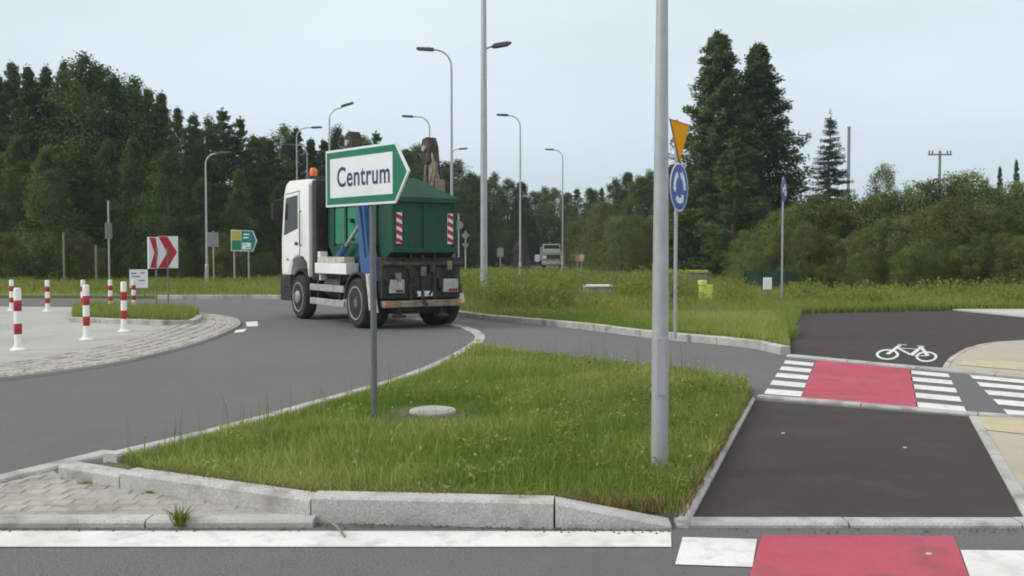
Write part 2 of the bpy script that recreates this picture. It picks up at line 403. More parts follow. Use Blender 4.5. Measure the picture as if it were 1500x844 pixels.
struct(sheet('far_pavement', xy([(1395,455.5),(1500,466),(1700,478),(1900,480),(1900,453),(1500,452)]), .05, 'grey_paving', thick=.07))
pk = empty_struct('path_kerb')
kerb_run(pk, edge_far_near[:2] + [edge_far_near[2]], .13, -.03, .028, 1.0, side=1)
kerb_run(pk, edge_far_far, .16, -.03, .034, 1.0, side=-1)
kerb_run(pk, [bn[0], (3.06, NY+.15)], .09, -.03, .03, 1.0, side=1, name='edging_stone')
kerb_run(pk, catmull(pav2_poly[:8], 4), .09, -.03, .037, .8, side=1, name='edging_stone')

# painted markings: children of the road
def paint(name, pts, m, parent=road, z=.005): return sheet(name, pts, z, m, parent)
paint('edge_line', [(-12,5.13),(.865,5.13),(.91,5.42),(-12,5.44)], 'white_paint')
paint('crossing_block', xy([(1000,788),(1109,791),(1102,832),(989,828)]), 'white_paint')
paint('crossing_block', xy([(1407,807),(1640,809),(1690,860),(1424,856)]), 'white_paint')
paint('red_panel', xy([(1116,784.5),(1397,786.5),(1432,880),(1088,880)]), 'red_paint')
paint('red_panel', xy([(1197,528),(1334,541.5),(1345,599),(1172,583.5)]), 'red_paint')
def lerp(a, b, t): return (a[0]+(b[0]-a[0])*t, a[1]+(b[1]-a[1])*t)
def stripes(tl, tr, bl, br, n=5, fill=.56):
    """quad between the far edge tl-tr and the near edge bl-br, cut to n stripes (even on the ground)"""
    TL, TR, BL, BR = [G(*p) for p in (tl, tr, bl, br)]
    for i in range(n):
        a = (i + .5 - fill/2)/n; b = (i + .5 + fill/2)/n
        q = [lerp(TL,BL,a), lerp(TR,BR,a), lerp(TR,BR,b), lerp(TL,BL,b)]
        paint('stripe', q, 'white_paint')
stripes((1152,526.5), (1193,530.5), (1117,580.5), (1172,585))
stripes((1332,541), (1388,546), (1344,601.5), (1418,608.5))
stripes((1418,547.5), (1660,569), (1482,613.5), (1760,637))
# broken line marks beside the roundabout apron
for a in ([(345,484),(362,482),(357,486.5),(343,488)], [(360,472),(377,471),(378,478),(362,479)]):
    paint('dash', xy(a), 'white_paint')
# bicycle symbol on the far path
bx = lambda l: xy(l, CZ)
def stroke(parent, p, q, wd, nm='symbol_stroke'):
    a, b = Vector(G(*p, CZ)[:2]), Vector(G(*q, CZ)[:2]); t = (b-a).normalized(); n = Vector((-t.y, t.x))
    # stroke width differs along and across the stretched symbol
    n = Vector((n.x*wd, n.y*wd*2.2))
    return sheet(nm, [a+n, b+n, b-n, a-n], CZ+.004+.0012*len(parent.children), 'white_paint', parent)
bic = path_far
def ring(cx, cy, rx, ry, th):
    mb = MB(); n = 28; vs = []; fs = []
    for k in range(n):
        t = 2*math.pi*k/n
        for s in (1, 1-th):
            p = G(cx+rx*s*math.cos(t), cy+ry*s*math.sin(t), CZ+.0045); vs.append(tuple(p))
    for k in range(n):
        a, b = 2*k, 2*((k+1) % n); fs.append((a, b, b+1, a+1))
    o = mb.add(vs, fs).build('symbol_wheel', 'white_paint', bic)
ring(1300,519.3,17,7.6,.24); ring(1357,522.5,16,7.6,.24)
for a, b in (((1300,519.5),(1318,506.5)), ((1316,510.5),(1350,512.5)), ((1316,511),(1335,521)), ((1335,521.5),(1357,522.5)),
             ((1335,521),(1350,509)), ((1349,509),(1359,522.5)), ((1315,505.8),(1328,506.3)), ((1343,508),(1354,508.6))):
    stroke(bic, a, b, .026)

# splitter island with bollards, left
AZ = .045
outer_px = [(-330,585),(-150,570),(0,553),(100,541),(200,524),(290,501),(335,484),(352,474),(345,466),(318,461.5),(280,458)]
outer = catmull(xy(outer_px, AZ), 5)
apron_poly = outer + xy([(200,453),(120,450),(0,449),(-330,447)], AZ)
apron = struct(sheet('splitter_island', apron_poly, AZ, 'apron_paving', thick=.08))
Po, do = arclen(outer)
s0 = float(np.interp(G(-30,556,AZ).x, Po[:,0][:60], do[:60])) if False else 0
n_set = 0
for row in range(6):
    s = 0.0
    while s < do[-1]:
        p = at_s(Po, do, s); n = normal_s(Po, do, s); t = (n[1], -n[0])
        q = p + n*(.14 + row*.235)
        px = 750 + q[0]/q[1]*FPX
        if px > -12 and n_set < 300 and inside(apron_poly, q[0], q[1]):
            sett(apron, q[0], q[1], AZ-.008, math.atan2(t[1], t[0]), 1.18, 1.05, .007); n_set += 1
        s += .262
# long concrete band inside the apron
kerb_run(apron, catmull(xy([(-200,558),(0,532),(60,523),(118,514)], AZ), 4), .16, .0, AZ+.012, 1.0, side=-1, name='band_stone')
islet_poly = xy([(106,467),(270,471),(293,464.5),(285,457),(240,452.5),(150,452),(106,455)], .10)
islet = struct(sheet('islet_bed', islet_poly, .12, 'soil', thick=.1))
ikb = empty_struct('islet_kerb')
kerb_run(ikb, catmull([tuple(p) for p in xy([(100,467),(180,469.5),(268,472.5),(290,469),(297,463.5),(291,456.5)], .12)], 3), .16, .0, .15, .9, side=1)

# ------------------------------------------------------------------ grass and weeds (stuff)
def blades_mesh(name, pos, h, wd, lean, tint, m, nseg=2):
    """pos (N,3); curved tapering blades"""
    N = len(pos); az = rng.uniform(0, 2*np.pi, N); la = rng.uniform(0, 2*np.pi, N)
    side = np.c_[np.cos(az), np.sin(az), np.zeros(N)]; ld = np.c_[np.cos(la), np.sin(la), np.zeros(N)]
    lv = [0, .55, 1.0] if nseg == 2 else [0, 1.0]
    V = []
    for t in lv:
        c = pos + ld*(lean*h*t*t)[:,None] + np.array([0,0,1.0])*(h*t*(1-.25*lean*t))[:,None]
        if t < 1:
            ww = wd*(1-.35*t)
            V += [c - side*ww[:,None]*.5, c + side*ww[:,None]*.5]
        else: V += [c]
    k = len(V); v = np.stack(V, 1).reshape(-1, 3)
    base = np.arange(N)*k
    tris = [(0,1,3),(0,3,2),(2,3,4)] if nseg == 2 else [(0,1,2)]
    f = np.concatenate([base[:,None] + np.array(t)[None,:] for t in tris])
    me = mesh_np(name, v, f, np.repeat(tint, k)); me.materials.append(M[m]); return me
def mesh_np(name, v, f, tint, spray=None):
    me = bpy.data.meshes.new(name); me.vertices.add(len(v)); me.vertices.foreach_set('co', np.ascontiguousarray(v, dtype=np.float32).ravel())
    nf, k = f.shape; me.loops.add(nf*k); me.loops.foreach_set('vertex_index', np.ascontiguousarray(f, dtype=np.int32).ravel())
    me.polygons.add(nf); me.polygons.foreach_set('loop_start', np.arange(0, nf*k, k, dtype=np.int32))
    me.update(calc_edges=True)
    a = me.attributes.new('tint', 'FLOAT', 'POINT'); a.data.foreach_set('value', np.clip(tint, 0, 1).astype(np.float32))
    if spray is not None:
        a = me.attributes.new('spray', 'FLOAT_VECTOR', 'POINT'); a.data.foreach_set('vector', np.ascontiguousarray(np.repeat(spray, 4, 0), dtype=np.float32).ravel())
    return me
def inside_np(poly, x, y):
    c = np.zeros(len(x), bool); n = len(poly); j = n-1
    for i in range(n):
        xi, yi = poly[i][0], poly[i][1]; xj, yj = poly[j][0], poly[j][1]
        if yi != yj:
            k = ((yi > y) != (yj > y)) & (x < (xj-xi)*(y-yi)/(yj-yi)+xi); c ^= k
        j = i
    return c
def patch(x, y, s, seed):
    """smooth pseudo-noise 0..1"""
    r = np.random.default_rng(seed); out = np.zeros_like(x); a = 0
    for k in range(7):
        th = r.uniform(0, 6.28); f = s*r.uniform(.5, 2.2); w_ = 1/(1+f/s)
        out += w_*np.sin((x*math.cos(th)+y*math.sin(th))*f + r.uniform(0, 6.28)); a += w_
    return .5 + .5*out/a*1.6
def scatter(poly, n, x0=None, x1=None, y0=None, y1=None):
    P = np.array([p[:2] for p in poly]); lo, hi = P.min(0), P.max(0)
    if x0 is not None: lo[0] = max(lo[0], x0)
    if x1 is not None: hi[0] = min(hi[0], x1)
    if y0 is not None: lo[1] = max(lo[1], y0)
    if y1 is not None: hi[1] = min(hi[1], y1)
    x = rng.uniform(lo[0], hi[0], n); y = rng.uniform(lo[1], hi[1], n); k = inside_np(poly, x, y); return x[k], y[k]
# island turf
cov = G(634, 590, .16)
def shrink(poly, d):
    c = Vector((sum(p[0] for p in poly)/len(poly), sum(p[1] for p in poly)/len(poly)))
    return [tuple(Vector(p[:2]) + (c-Vector(p[:2])).normalized()*d) for p in poly]
inner_left = [(p[0]+.15, p[1]-.03) for p in isl_left]
inner_poly = [(front[0][0]+.45, front[0][1]+.16), (front[1][0]+.1, front[1][1]+.2), (front[2][0]+.02, front[2][1]+.165), (front[3][0], front[3][1]+.165),
              (front[4][0]-.04, front[4][1]+.16), (right_edge[0][0]-.03, right_edge[0][1]+.06), (right_edge[1][0]-.03, right_edge[1][1]-.02)] + \
              xy(back_px[1:-1], .1) + inner_left[::-1]
bx0, by0 = scatter(inner_poly, 300000)
keep = (np.hypot(bx0-cov.x, (by0-cov.y)) > .24)
pt = patch(bx0, by0, 1.6, 3); pt2 = patch(bx0, by0, 5.0, 5)
keep &= rng.uniform(0,1,len(bx0)) < .28 + .9*pt2
bx0, by0, pt, pt2 = bx0[keep], by0[keep], pt[keep], pt2[keep]
edge_d = np.clip((by0 - 5.65)/.5, 0, 1)
near_cover = np.clip((np.hypot(bx0-cov.x, (by0-cov.y+.35))-.30)/.4, .3, 1)
hh = (.062 + .075*rng.beta(2,3,len(bx0)) + .06*pt*pt2)*(.45+.55*edge_d)*near_cover
tall = (rng.uniform(0,1,len(bx0)) < .035) & (near_cover > .9)
hh[tall] *= rng.uniform(1.3, 2.1, tall.sum())
tint = np.clip(.22 + .6*(pt-.4) + .45*(pt2-.5) + rng.normal(0,.22,len(bx0)) + .25*tall + .25*(1-edge_d), 0, 1)
g = link('island_grass', blades_mesh('island_grass', np.c_[bx0, by0, np.full(len(bx0), IZ-.065)], hh, .004+.006*rng.uniform(0,1,len(bx0)),
         rng.uniform(.05,.75,len(bx0)), tint, 'grass_blade'), None)
tag(g, 'rough green grass and weeds covering the kerbed island in front', 'grass', kind='stuff')
# broadleaf clover patches and small flowers inside the island
def cards(pos, size, up=.5, aspect=.55):
    N = len(pos); nrm = rng.normal(size=(N,3)); nrm[:,2] = nrm[:,2] + up*2; nrm /= np.linalg.norm(nrm,axis=1)[:,None]
    a = np.cross(nrm, rng.normal(size=(N,3))); a /= np.linalg.norm(a,axis=1)[:,None]; b = np.cross(nrm, a)
    s = size[:,None]
    v = np.stack([pos-a*s, pos-b*s*aspect, pos+a*s, pos+b*s*aspect], 1).reshape(-1,3)
    f = (np.arange(N)*4)[:,None] + np.array([0,1,2,3])[None,:]
    return v, f
cx_, cy_ = scatter(inner_poly, 26000); k = patch(cx_, cy_, 3.2, 11) + np.clip((cx_-.2)*.22, -.2, .5) > .62
k &= np.hypot(cx_-cov.x, cy_-cov.y) > .26
cx_, cy_ = cx_[k], cy_[k]
v, f = cards(np.c_[cx_, cy_, IZ + rng.uniform(-.02,.07,len(cx_))], rng.uniform(.008,.022,len(cx_)), 1.2, .8)
g = link('clover', mesh_np('clover', v, f, np.repeat(rng.uniform(0,.75,len(cx_)),4)), 'grass_blade')
tag(g, 'low clover leaves between the grass blades of the kerbed island', 'clover', kind='stuff')
fx, fy = scatter(inner_poly, 700); k = rng.uniform(0,1,len(fx)) < .15 + np.clip((fx+.2)*.3, 0, .7); fx, fy = fx[k], fy[k]
fz = IZ + rng.uniform(.06,.17,len(fx)); pos = np.repeat(np.c_[fx,fy,fz], 5, 0) + rng.normal(0,.005,(len(fx)*5,3))
v, f = cards(pos, rng.uniform(.004,.010,len(pos)), .3, .9)
g = link('clover_flowers', mesh_np('clover_flowers', v, f, np.repeat(np.repeat(rng.uniform(0,1,len(fx)),5),4)), 'flower')
tag(g, 'tiny white and yellow flowers dotting the grass of the kerbed island', 'flowers', kind='stuff')
# tall stalks with seed heads on the island
sx_, sy_ = scatter(inner_poly, 1500); k = np.hypot(sx_-cov.x, sy_-cov.y+.4) > .8; sx_, sy_ = sx_[k], sy_[k]
n = len(sx_); g = link('grass_stalks', blades_mesh('grass_stalks', np.c_[sx_, sy_, np.full(n, IZ-.03)], rng.uniform(.16,.40,n)*(.7+.6*patch(sx_,sy_,1.1,77)), np.full(n,.007), rng.uniform(.02,.3,n), rng.uniform(.6,1,n), 'weed_blade'), None)
tag(g, 'thin tall seed stalks rising above the grass of the kerbed island', 'grass', kind='stuff')
# rosettes of broad-leaved weeds
wx, wy = scatter(inner_poly, 420); k = (patch(wx, wy, 2.2, 17) > .45) & (np.hypot(wx-cov.x, wy-cov.y+.2) > .55); wx, wy = wx[k], wy[k]
m_ = 14; pos = np.repeat(np.c_[wx, wy, np.full(len(wx), IZ+.0)], m_, 0) + np.c_[rng.normal(0,.045,(len(wx)*m_,2)), rng.uniform(-.02,.09,len(wx)*m_)]
v, f = cards(pos, rng.uniform(.012,.030,len(pos)), .7, .45)
g = link('broadleaf_weeds', mesh_np('broadleaf_weeds', v, f, np.repeat(np.repeat(rng.uniform(0,.9,len(wx)),m_),4)), 'weed_blade')
tag(g, 'low broad-leaved weeds scattered through the grass of the kerbed island', 'weeds', kind='stuff')
# dry thatch along the front kerb and the path edging
def along(a, b, n, off): u = rng.uniform(0,1,n); return np.c_[a[0]+(b[0]-a[0])*u+off[0]*rng.uniform(.3,1.6,n), a[1]+(b[1]-a[1])*u+off[1]*rng.uniform(.8,1.5,n), np.full(n, IZ-.05)]
pos = np.concatenate([along(front[1],front[2],900,(0,.16)), along(front[2],front[3],1100,(0,.16)), along(front[3],front[4],350,(0,.17)), along(right_edge[0],right_edge[1],700,(-.05,0))])
n = len(pos); g = link('dry_grass', blades_mesh('dry_grass', pos, rng.uniform(.05,.15,n), np.full(n,.006), rng.uniform(.3,1.1,n), rng.uniform(0,1,n), 'straw'), None)
tag(g, 'dry brownish grass along the rim of the kerbed island', 'grass', kind='stuff')
# islet turf
ix, iy = scatter(islet_poly, 14000)
n = len(ix); g = link('islet_grass', blades_mesh('islet_grass', np.c_[ix, iy, np.full(n,.11)], rng.uniform(.08,.30,n)*(.7+.6*patch(ix,iy,1.5,2)), np.full(n,.014), rng.uniform(.05,.5,n), rng.uniform(.2,1,n), 'weed_blade'), None)
tag(g, 'unmown grass growing in the small kerbed bed under the chevron sign', 'grass', kind='stuff')

# verge grass: near strip by the far kerb, then the meadow
vpoly = [tuple(p) for p in verge_poly]
vin = [(p[0], p[1]+.2) for p in vedge] + [(q[0]-.05, q[1]) for q in vright] + [(60,27),(60,80),(-60,80),(-60,vedge[0][1]+.3)]
def verge_patch(name, label, n, x0,x1,y0,y1, hmin,hmax, wd, lean, t0,t1, m, seed, dens=0.0, fal=None):
    a, b = scatter(vin, n, x0,x1,y0,y1); pn = patch(a, b, .9, seed); pn2 = patch(a, b, .35, seed+9)
    k = (rng.uniform(0,1,len(a)) < 1.15*pn2+dens) & (np.abs(a) < b*.60+1.5)
    a, b, pn = a[k], b[k], pn[k]; N = len(a)
    h = rng.uniform(hmin, hmax, N)*(.55+.8*pn)
    me = blades_mesh(name, np.c_[a, b, np.full(N, VZ-.01)], h, wd*rng.uniform(.6,1.3,N), rng.uniform(*lean, N), t0+(t1-t0)*np.clip(pn+rng.normal(0,.25,N),0,1), m, 2)
    return tag(link(name, me, None), label, 'grass', kind='stuff')
verge_patch('verge_grass', 'short green grass on the verge along the far kerb', 190000, -3, 12, 13, 23, .05,.19, .013, (.05,.6), .0,.75, 'grass_blade', 21, .5)
verge_patch('meadow_grass', 'yellowish unmown meadow grass on the verge behind the slip road', 170000, -40, 40, 21, 42, .10,.36, .022, (.05,.5), .25,1.0, 'weed_blade', 31, .35)
verge_patch('far_meadow', 'pale unmown meadow stretching towards the distant trees', 120000, -60, 60, 38, 80, .15,.42, .04, (.05,.4), .15,.9, 'weed_blade', 41, .4)
# tall weeds: clumps of stalks with leaf cards
def weeds(name, label, spots):
    P_l, H, T = [], [], []; cp, cs = [], []
    for (x, y, n, h, r) in spots:
        xs = x+rng.normal(0,r,n); ys = y+rng.normal(0,r,n)
        P_l.append(np.c_[xs, ys, np.full(n, VZ)]); hs = h*rng.uniform(.5,1.1,n); H.append(hs); T.append(np.clip(rng.normal(.5,.25,n),0,1))
        for i in range(n):
            m = 9; t = rng.uniform(.15,1,m); cp.append(np.c_[xs[i]+rng.normal(0,.06,m), ys[i]+rng.normal(0,.06,m), VZ+hs[i]*t]); cs.append(rng.uniform(.025,.07,m))
    pos = np.concatenate(P_l); hs = np.concatenate(H); tt = np.concatenate(T)
    me = blades_mesh(name, pos, hs, np.full(len(hs), .018), rng.uniform(0,.2,len(hs)), tt, 'weed_blade')
    v0 = np.empty(len(me.vertices)*3, np.float32); me.vertices.foreach_get('co', v0); 
    cpos = np.concatenate(cp); v, f = cards(cpos, np.concatenate(cs), .1, .5)
    me2 = mesh_np(name, v, f, np.repeat(rng.uniform(.1,1,len(cpos)),4))
    bm = bmesh.new(); bm.from_mesh(me); bm.from_mesh(me2); bm.to_mesh(me); bm.free()
    return tag(link(name, me, None), label, 'weeds', kind='stuff')
def vy(x): return float(np.interp(x, [p[0] for p in vedge], [p[1] for p in vedge]))
spots = []
for _ in range(430):                              # band before the bushes on the right
    x = rng.uniform(4, 26); y = rng.uniform(27.5, 36.5)
    if x < y*.58 and not (abs(x/y-.268) < .016) and not (abs(x/y-.203) < .02): spots.append((x, y, int(rng.integers(5,12)), rng.uniform(.25,.62)*(1.35 if rng.uniform() < .12 else 1), .28))
for _ in range(420):                              # middle, behind the far kerb
    y = rng.uniform(24, 60); x = rng.uniform(-.06, .2)*y
    if y > vy(x)+4 and not (abs(x/y-.09) < .02 and y < 37): spots.append((x, y, int(rng.integers(5,11)), rng.uniform(.3,.85)*(1 if y < 42 else .6), .35))
for _ in range(44):                               # taller rank patches, as in the meadow
    yc = rng.uniform(25, 38); xc = rng.uniform(-.045, .17)*yc
    if yc < vy(xc)+2.5 or abs(xc/yc-.09) < .03: continue
    for q in range(int(rng.integers(6,14))): spots.append((xc+rng.normal(0,.7), yc+rng.normal(0,.7), 8, rng.uniform(.6,1.05), .18))
for _ in range(330):                              # left, before the forest
    y = rng.uniform(36, 50); x = rng.uniform(-.56,-.12)*y; spots.append((x, y, int(rng.integers(4,9)), rng.uniform(.2,.45), .4))
spots = [q for q in spots if not (q[1] < 36 and min(abs(q[0]/q[1]-.203), abs(q[0]/q[1]-.09), abs(q[0]/q[1]-.268)) < .022)]
weeds('tall_weeds', 'tall yellow-green weeds standing along the far side of the verges', spots)
# ragged grass hanging over the verge edge along the far cycle path
Pv, dv = arclen(vright + [(60,26.5)]); n = 9000; us = rng.uniform(0, 26, n); ex = np.interp(us, dv, Pv[:,0]); ey = np.interp(us, dv, Pv[:,1])
me = blades_mesh('edge_grass', np.c_[ex+rng.normal(0,.07,n), ey+rng.normal(.03,.09,n), np.full(n,.015)], rng.uniform(.12,.34,n), np.full(n,.02), rng.uniform(.1,.8,n), rng.uniform(.1,.9,n), 'weed_blade')
tag(link('edge_grass', me, None), 'ragged grass overhanging the edge of the cycle path with the bicycle symbol', 'grass', kind='stuff')
# weed tufts on the gore (single plants)
for (px, py, h, lab) in ((264,768,.16,'small green weed tuft in the joint beside the white edge line'), (120,712,.06,'dark flattened weed clump at the blunt end of the kerb'), (220,725,.05,'dark weed clump against the foot of the slanting kerb')):
    p = G(px, py, .02); n = 110
    me = blades_mesh('weed_tuft', np.c_[p.x+rng.normal(0,.022,n), p.y+rng.normal(0,.014,n), np.full(n,.01)], rng.uniform(.4,1.1,n)*h, np.full(n,.006), rng.uniform(.1,.9,n), rng.uniform(0,.7,n), 'weed_blade')
    tag(link('weed_tuft', me, None), lab, 'weed')
p0, p1 = G(478,765,.02), G(505,784,.02)
tag(MB().tube([p0+Vector((0,0,.015)), (p0+p1)/2+Vector((.01,0,.012)), p1+Vector((0,0,-.008))], [.007,.008,.006], 6).build('stick','wood_post'), 'short dry stick lying by the foot of the front kerb', 'stick')

# grit and dead leaves swept against the kerb feet
gx = []; 
for a, b, n in ((front[1],front[2],90),(front[2],front[3],130),(front[3],front[4],110),((-4,NY-.02),(front[2][0],NY-.02),170),((1.1,NY-.03),(3.2,NY-.05),40)):
    u = rng.uniform(0,1,n); gx.append(np.c_[a[0]+(b[0]-a[0])*u, a[1]+(b[1]-a[1])*u - np.abs(rng.normal(0,.035,n)) - .004, np.full(n,.0)])
gx = np.concatenate(gx); n = len(gx)
q = np.repeat(gx, 1, 0); tet = np.array([[0,0,.9],[1,0,0],[-.6,.8,0],[-.5,-.9,0]])
sz = rng.uniform(.003,.013,n); rot = rng.uniform(0,6.28,n)
tv = np.stack([np.c_[(t_[0]*np.cos(rot)-t_[1]*np.sin(rot))*sz, (t_[0]*np.sin(rot)+t_[1]*np.cos(rot))*sz, t_[2]*sz] for t_ in tet], 1) + gx[:,None,:] + np.array([0,0,.0045])
tf = np.concatenate([(np.arange(n)*4)[:,None] + np.array(t_)[None,:] for t_ in ((0,1,2),(0,2,3),(0,3,1))])
g = link('grit', mesh_np('grit', tv.reshape(-1,3), tf, np.zeros(n*4)), 'soil'); tag(g, 'dark grit and crumbs swept against the foot of the front kerb', 'grit', kind='stuff')

for (px, py, lab) in ((1147,635,'tiny pale scrap of litter beside the edging of the beige pavement'),(1325,656,'tiny pale scrap of litter lying in the middle of the dark cycle path'),(1360,812,'tiny white scrap of litter on the red crossing panel')):
    q = G(px, py, CZ if py < 760 else .005)
    o = MB().prism([(-.020,-.009),(.010,-.014),(.020,.004),(-.006,.014)], 'z', 0, .006).build('paper_scrap', 'plate_cream'); o.location = q
    tag(o, lab, 'litter')

# round concrete cover in the grass
t = thing('manhole_cover', 'round pale concrete cover set in the grass of the kerbed island', 'cover', (cov.x, cov.y, IZ-.112))
MB().lathe([(.225,0),(.225,.075),(.215,.088),(.19,.09)], n=36).build('cover_ring', 'apron_paving', t)
MB().lathe([(.18,.05),(.18,.094),(.17,.098)], n=36).build('lid', 'apron_paving', t)

# ------------------------------------------------------------------ trees
def cards_tree(pos, size, center_axis=True, up=.15, aspect=.6):
    return cards(pos, size, up, aspect)
def spray_n(pos, ctr, wc=.8, wr=.5, wu=.55):
    d = pos-ctr; d = d/(np.linalg.norm(d,axis=1)[:,None]+1e-6); q = pos*np.array([1,1,0]); q = q/(np.linalg.norm(q,axis=1)[:,None]+.25)
    n = d*wc + q*wr + np.array([0,0,wu]); return n/(np.linalg.norm(n,axis=1)[:,None]+1e-6)
def tint_of(pos, zmax, sd=.2):
    return np.clip(rng.normal(.45, sd, len(pos)), 0, 1)
def pine_mesh(name, seed, z0=.8, H=10.0, rad=2.1, nb=95, m='pine_leaf', top=.75):
    r = np.random.default_rng(seed); P_l = []; S_l = []; T_l = []; N_l = []; limbs = []
    for i in range(nb):
        u = (i + r.uniform(0,1))/nb; z = z0 + (H-z0)*u**.95
        L = rad*(1-u)**top*r.uniform(.6,1.15)*(.75+.25*min(1,u*5)) + .28 - .2*u**3
        az = i*2.4 + r.uniform(-.5,.5); rise = r.uniform(.05,.55)*(.4+u)
        lump = r.uniform(0,1)
        dirv = np.array([math.cos(az), math.sin(az), rise])
        nc = max(3, int(L*3.8)); limbs.append(((0,0,z),(dirv[0]*L*.9, dirv[1]*L*.9, z+rise*L*.9)))
        for c in range(nc):
            t = .25 + .75*(c+r.uniform(0,1))/nc; ctr = np.array([0,0,z]) + dirv*L*t
            k = int(r.integers(52,74)); sg = .085 + .125*(1-u)*(1-.35*t) 
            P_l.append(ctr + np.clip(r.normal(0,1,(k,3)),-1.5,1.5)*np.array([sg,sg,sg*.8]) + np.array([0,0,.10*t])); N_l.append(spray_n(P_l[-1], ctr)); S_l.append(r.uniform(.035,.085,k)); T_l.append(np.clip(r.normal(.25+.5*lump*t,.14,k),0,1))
    k = 60; P_l.append(np.c_[r.normal(0,.07,k), r.normal(0,.07,k), H+r.uniform(-.5,.35,k)]); N_l.append(spray_n(P_l[-1], P_l[-1]*0+np.array([0,0,H-1]))); S_l.append(r.uniform(.04,.08,k)); T_l.append(r.uniform(.2,.7,k))
    pos = np.concatenate(P_l); v, f = cards(pos, np.concatenate(S_l), .45, .45)
    me = mesh_np(name, v, f, np.repeat(np.concatenate(T_l), 4), np.concatenate(N_l)); me.materials.append(M[m])
    return me, trunk_mesh(H, limbs[::3], .16)
def spruce_mesh(name, seed, H=10.0, rad=2.0):
    r = np.random.default_rng(seed); P_l = []; S_l = []; T_l = []; N_l = []; limbs = []
    nw = 24
    for wv in range(nw):
        u = (wv+.3)/nw; z = .9 + (H-1.0)*u
        nbr = 9 if u < .8 else 6
        for b in range(nbr):
            az = b*2*math.pi/nbr + r.uniform(-.3,.3) + wv; z = .9 + (H-1.0)*(u+r.uniform(-.018,.018)); L = (rad*(1-u)**.9+.16)*r.uniform(.75,1.12)
            droop = -.42*(1-u)-.02; limbs.append(((0,0,z),(math.cos(az)*L*.8, math.sin(az)*L*.8, z+droop*L*.5)))
            nc = max(2, int(L*5))
            for c in range(nc):
                t = .15 + .85*(c+.5)/nc; zz = z + droop*L*math.sin(t*1.9)*.9 + .12*t*t*L
                ctr = np.array([math.cos(az)*L*t, math.sin(az)*L*t, zz]); k = 40
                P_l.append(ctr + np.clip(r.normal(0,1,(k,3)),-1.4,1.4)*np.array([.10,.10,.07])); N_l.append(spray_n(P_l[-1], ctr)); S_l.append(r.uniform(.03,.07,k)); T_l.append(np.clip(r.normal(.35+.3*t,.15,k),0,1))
    k = 70; P_l.append(np.c_[r.normal(0,.04,k), r.normal(0,.04,k), H+r.uniform(-.7,.5,k)]); N_l.append(spray_n(P_l[-1], P_l[-1]*0+np.array([0,0,H-1]))); S_l.append(r.uniform(.03,.07,k)); T_l.append(r.uniform(.2,.6,k))
    pos = np.concatenate(P_l); v, f = cards(pos, np.concatenate(S_l), .3, .45)
    me = mesh_np(name, v, f, np.repeat(np.concatenate(T_l), 4), np.concatenate(N_l)); me.materials.append(M['spruce_leaf'])
    return me, trunk_mesh(H, limbs[::4], .13)
def broad_mesh(name, seed, H=10.0, rx=2.4, z0=.35, ncl=190, m='broad_leaf', leaf=(.035,.078), per=120, conical=.35):
    r = np.random.default_rng(seed); P_l = []; S_l = []; T_l = []; N_l = []; limbs = []
    for i in range(ncl):
        u = r.uniform(0,1)**1.25; z = z0 + (H-z0)*u
        env = rx*min(1,(u+.2)/.34)**.6*(1.0-u)**(.35+.5*conical)*r.uniform(.82,1.12) + .05
        a = r.uniform(0,6.28); rr = env*math.sqrt(r.uniform(.18,1)); ctr = np.array([rr*math.cos(a), rr*math.sin(a), z])
        cr = r.uniform(.20,.46)*(1-.55*u)*(rx/2.2)**.5; lump = r.uniform(0,1)
        if i % 2 == 0: limbs.append(((0,0,max(.4,z*.6)), tuple(ctr*np.array([.8,.8,1]))))
        d = np.clip(r.normal(size=(per,3)),-1.9,1.9)
        p = ctr + d*cr*np.array([1,1,1.15]); P_l.append(p); N_l.append(spray_n(p, ctr, .45, .6, .6)); S_l.append(r.uniform(*leaf,per))
        T_l.append(np.clip(.12+.5*lump+r.normal(0,.14,per),0,1))
    pos = np.concatenate(P_l); k = pos[:,2] > .15; pos = pos[k]; v, f = cards(pos, np.concatenate(S_l)[k], .55, .65)
    me = mesh_np(name, v, f, np.repeat(np.concatenate(T_l)[k], 4), np.concatenate(N_l)[k]); me.materials.append(M[m])
    return me, trunk_mesh(H*.86, limbs[::4], .13)
def trunk_mesh(H, limbs, r0):
    mb = MB(); n = 8; pts = [(.05*math.sin(i*1.3), .05*math.cos(i*1.7)-.05, H*i/n*.97 - .15) for i in range(n+1)]
    mb.tube(pts, [r0*(1-i/n)**.8+.012 for i in range(n+1)], 8)
    for a, b in limbs:
        a, b = Vector(a), Vector(b); mid = (a+b)/2 + Vector((0,0,.05)); mb.tube([a, mid, b], [r0*.22, r0*.16, .008], 5, cap=False)
    me = bpy.data.meshes.new('trunk'); me.from_pydata(mb.v, [], mb.f); me.update(); me.materials.append(M['bark'])
    for p in me.polygons: p.use_smooth = True
    return me
PROTO = {
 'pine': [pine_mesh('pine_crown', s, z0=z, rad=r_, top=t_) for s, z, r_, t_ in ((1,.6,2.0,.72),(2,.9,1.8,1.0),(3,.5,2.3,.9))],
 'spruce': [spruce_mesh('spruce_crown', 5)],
 'broad': [broad_mesh('broad_crown', s, rx=r_, conical=c) for s, r_, c in ((11,2.3,.7),(12,2.6,.4),(13,2.1,1.1))],
 'shrub': [broad_mesh('shrub_crown', s, H=5, rx=2.2, z0=.12, ncl=170, m='shrub_leaf', per=120, conical=.1, leaf=(.026,.058)) for s in (21,22,23)],
 'bigpine': [pine_mesh('tall_pine_crown', s, z0=.35, H=10, rad=2.05, nb=280, top=t_) for s, t_ in ((41,.72),(42,.95))],
 'pale': [broad_mesh('pale_crown', 51, H=5, rx=1.9, z0=.2, ncl=90, m='pale_leaf', per=100)],
}
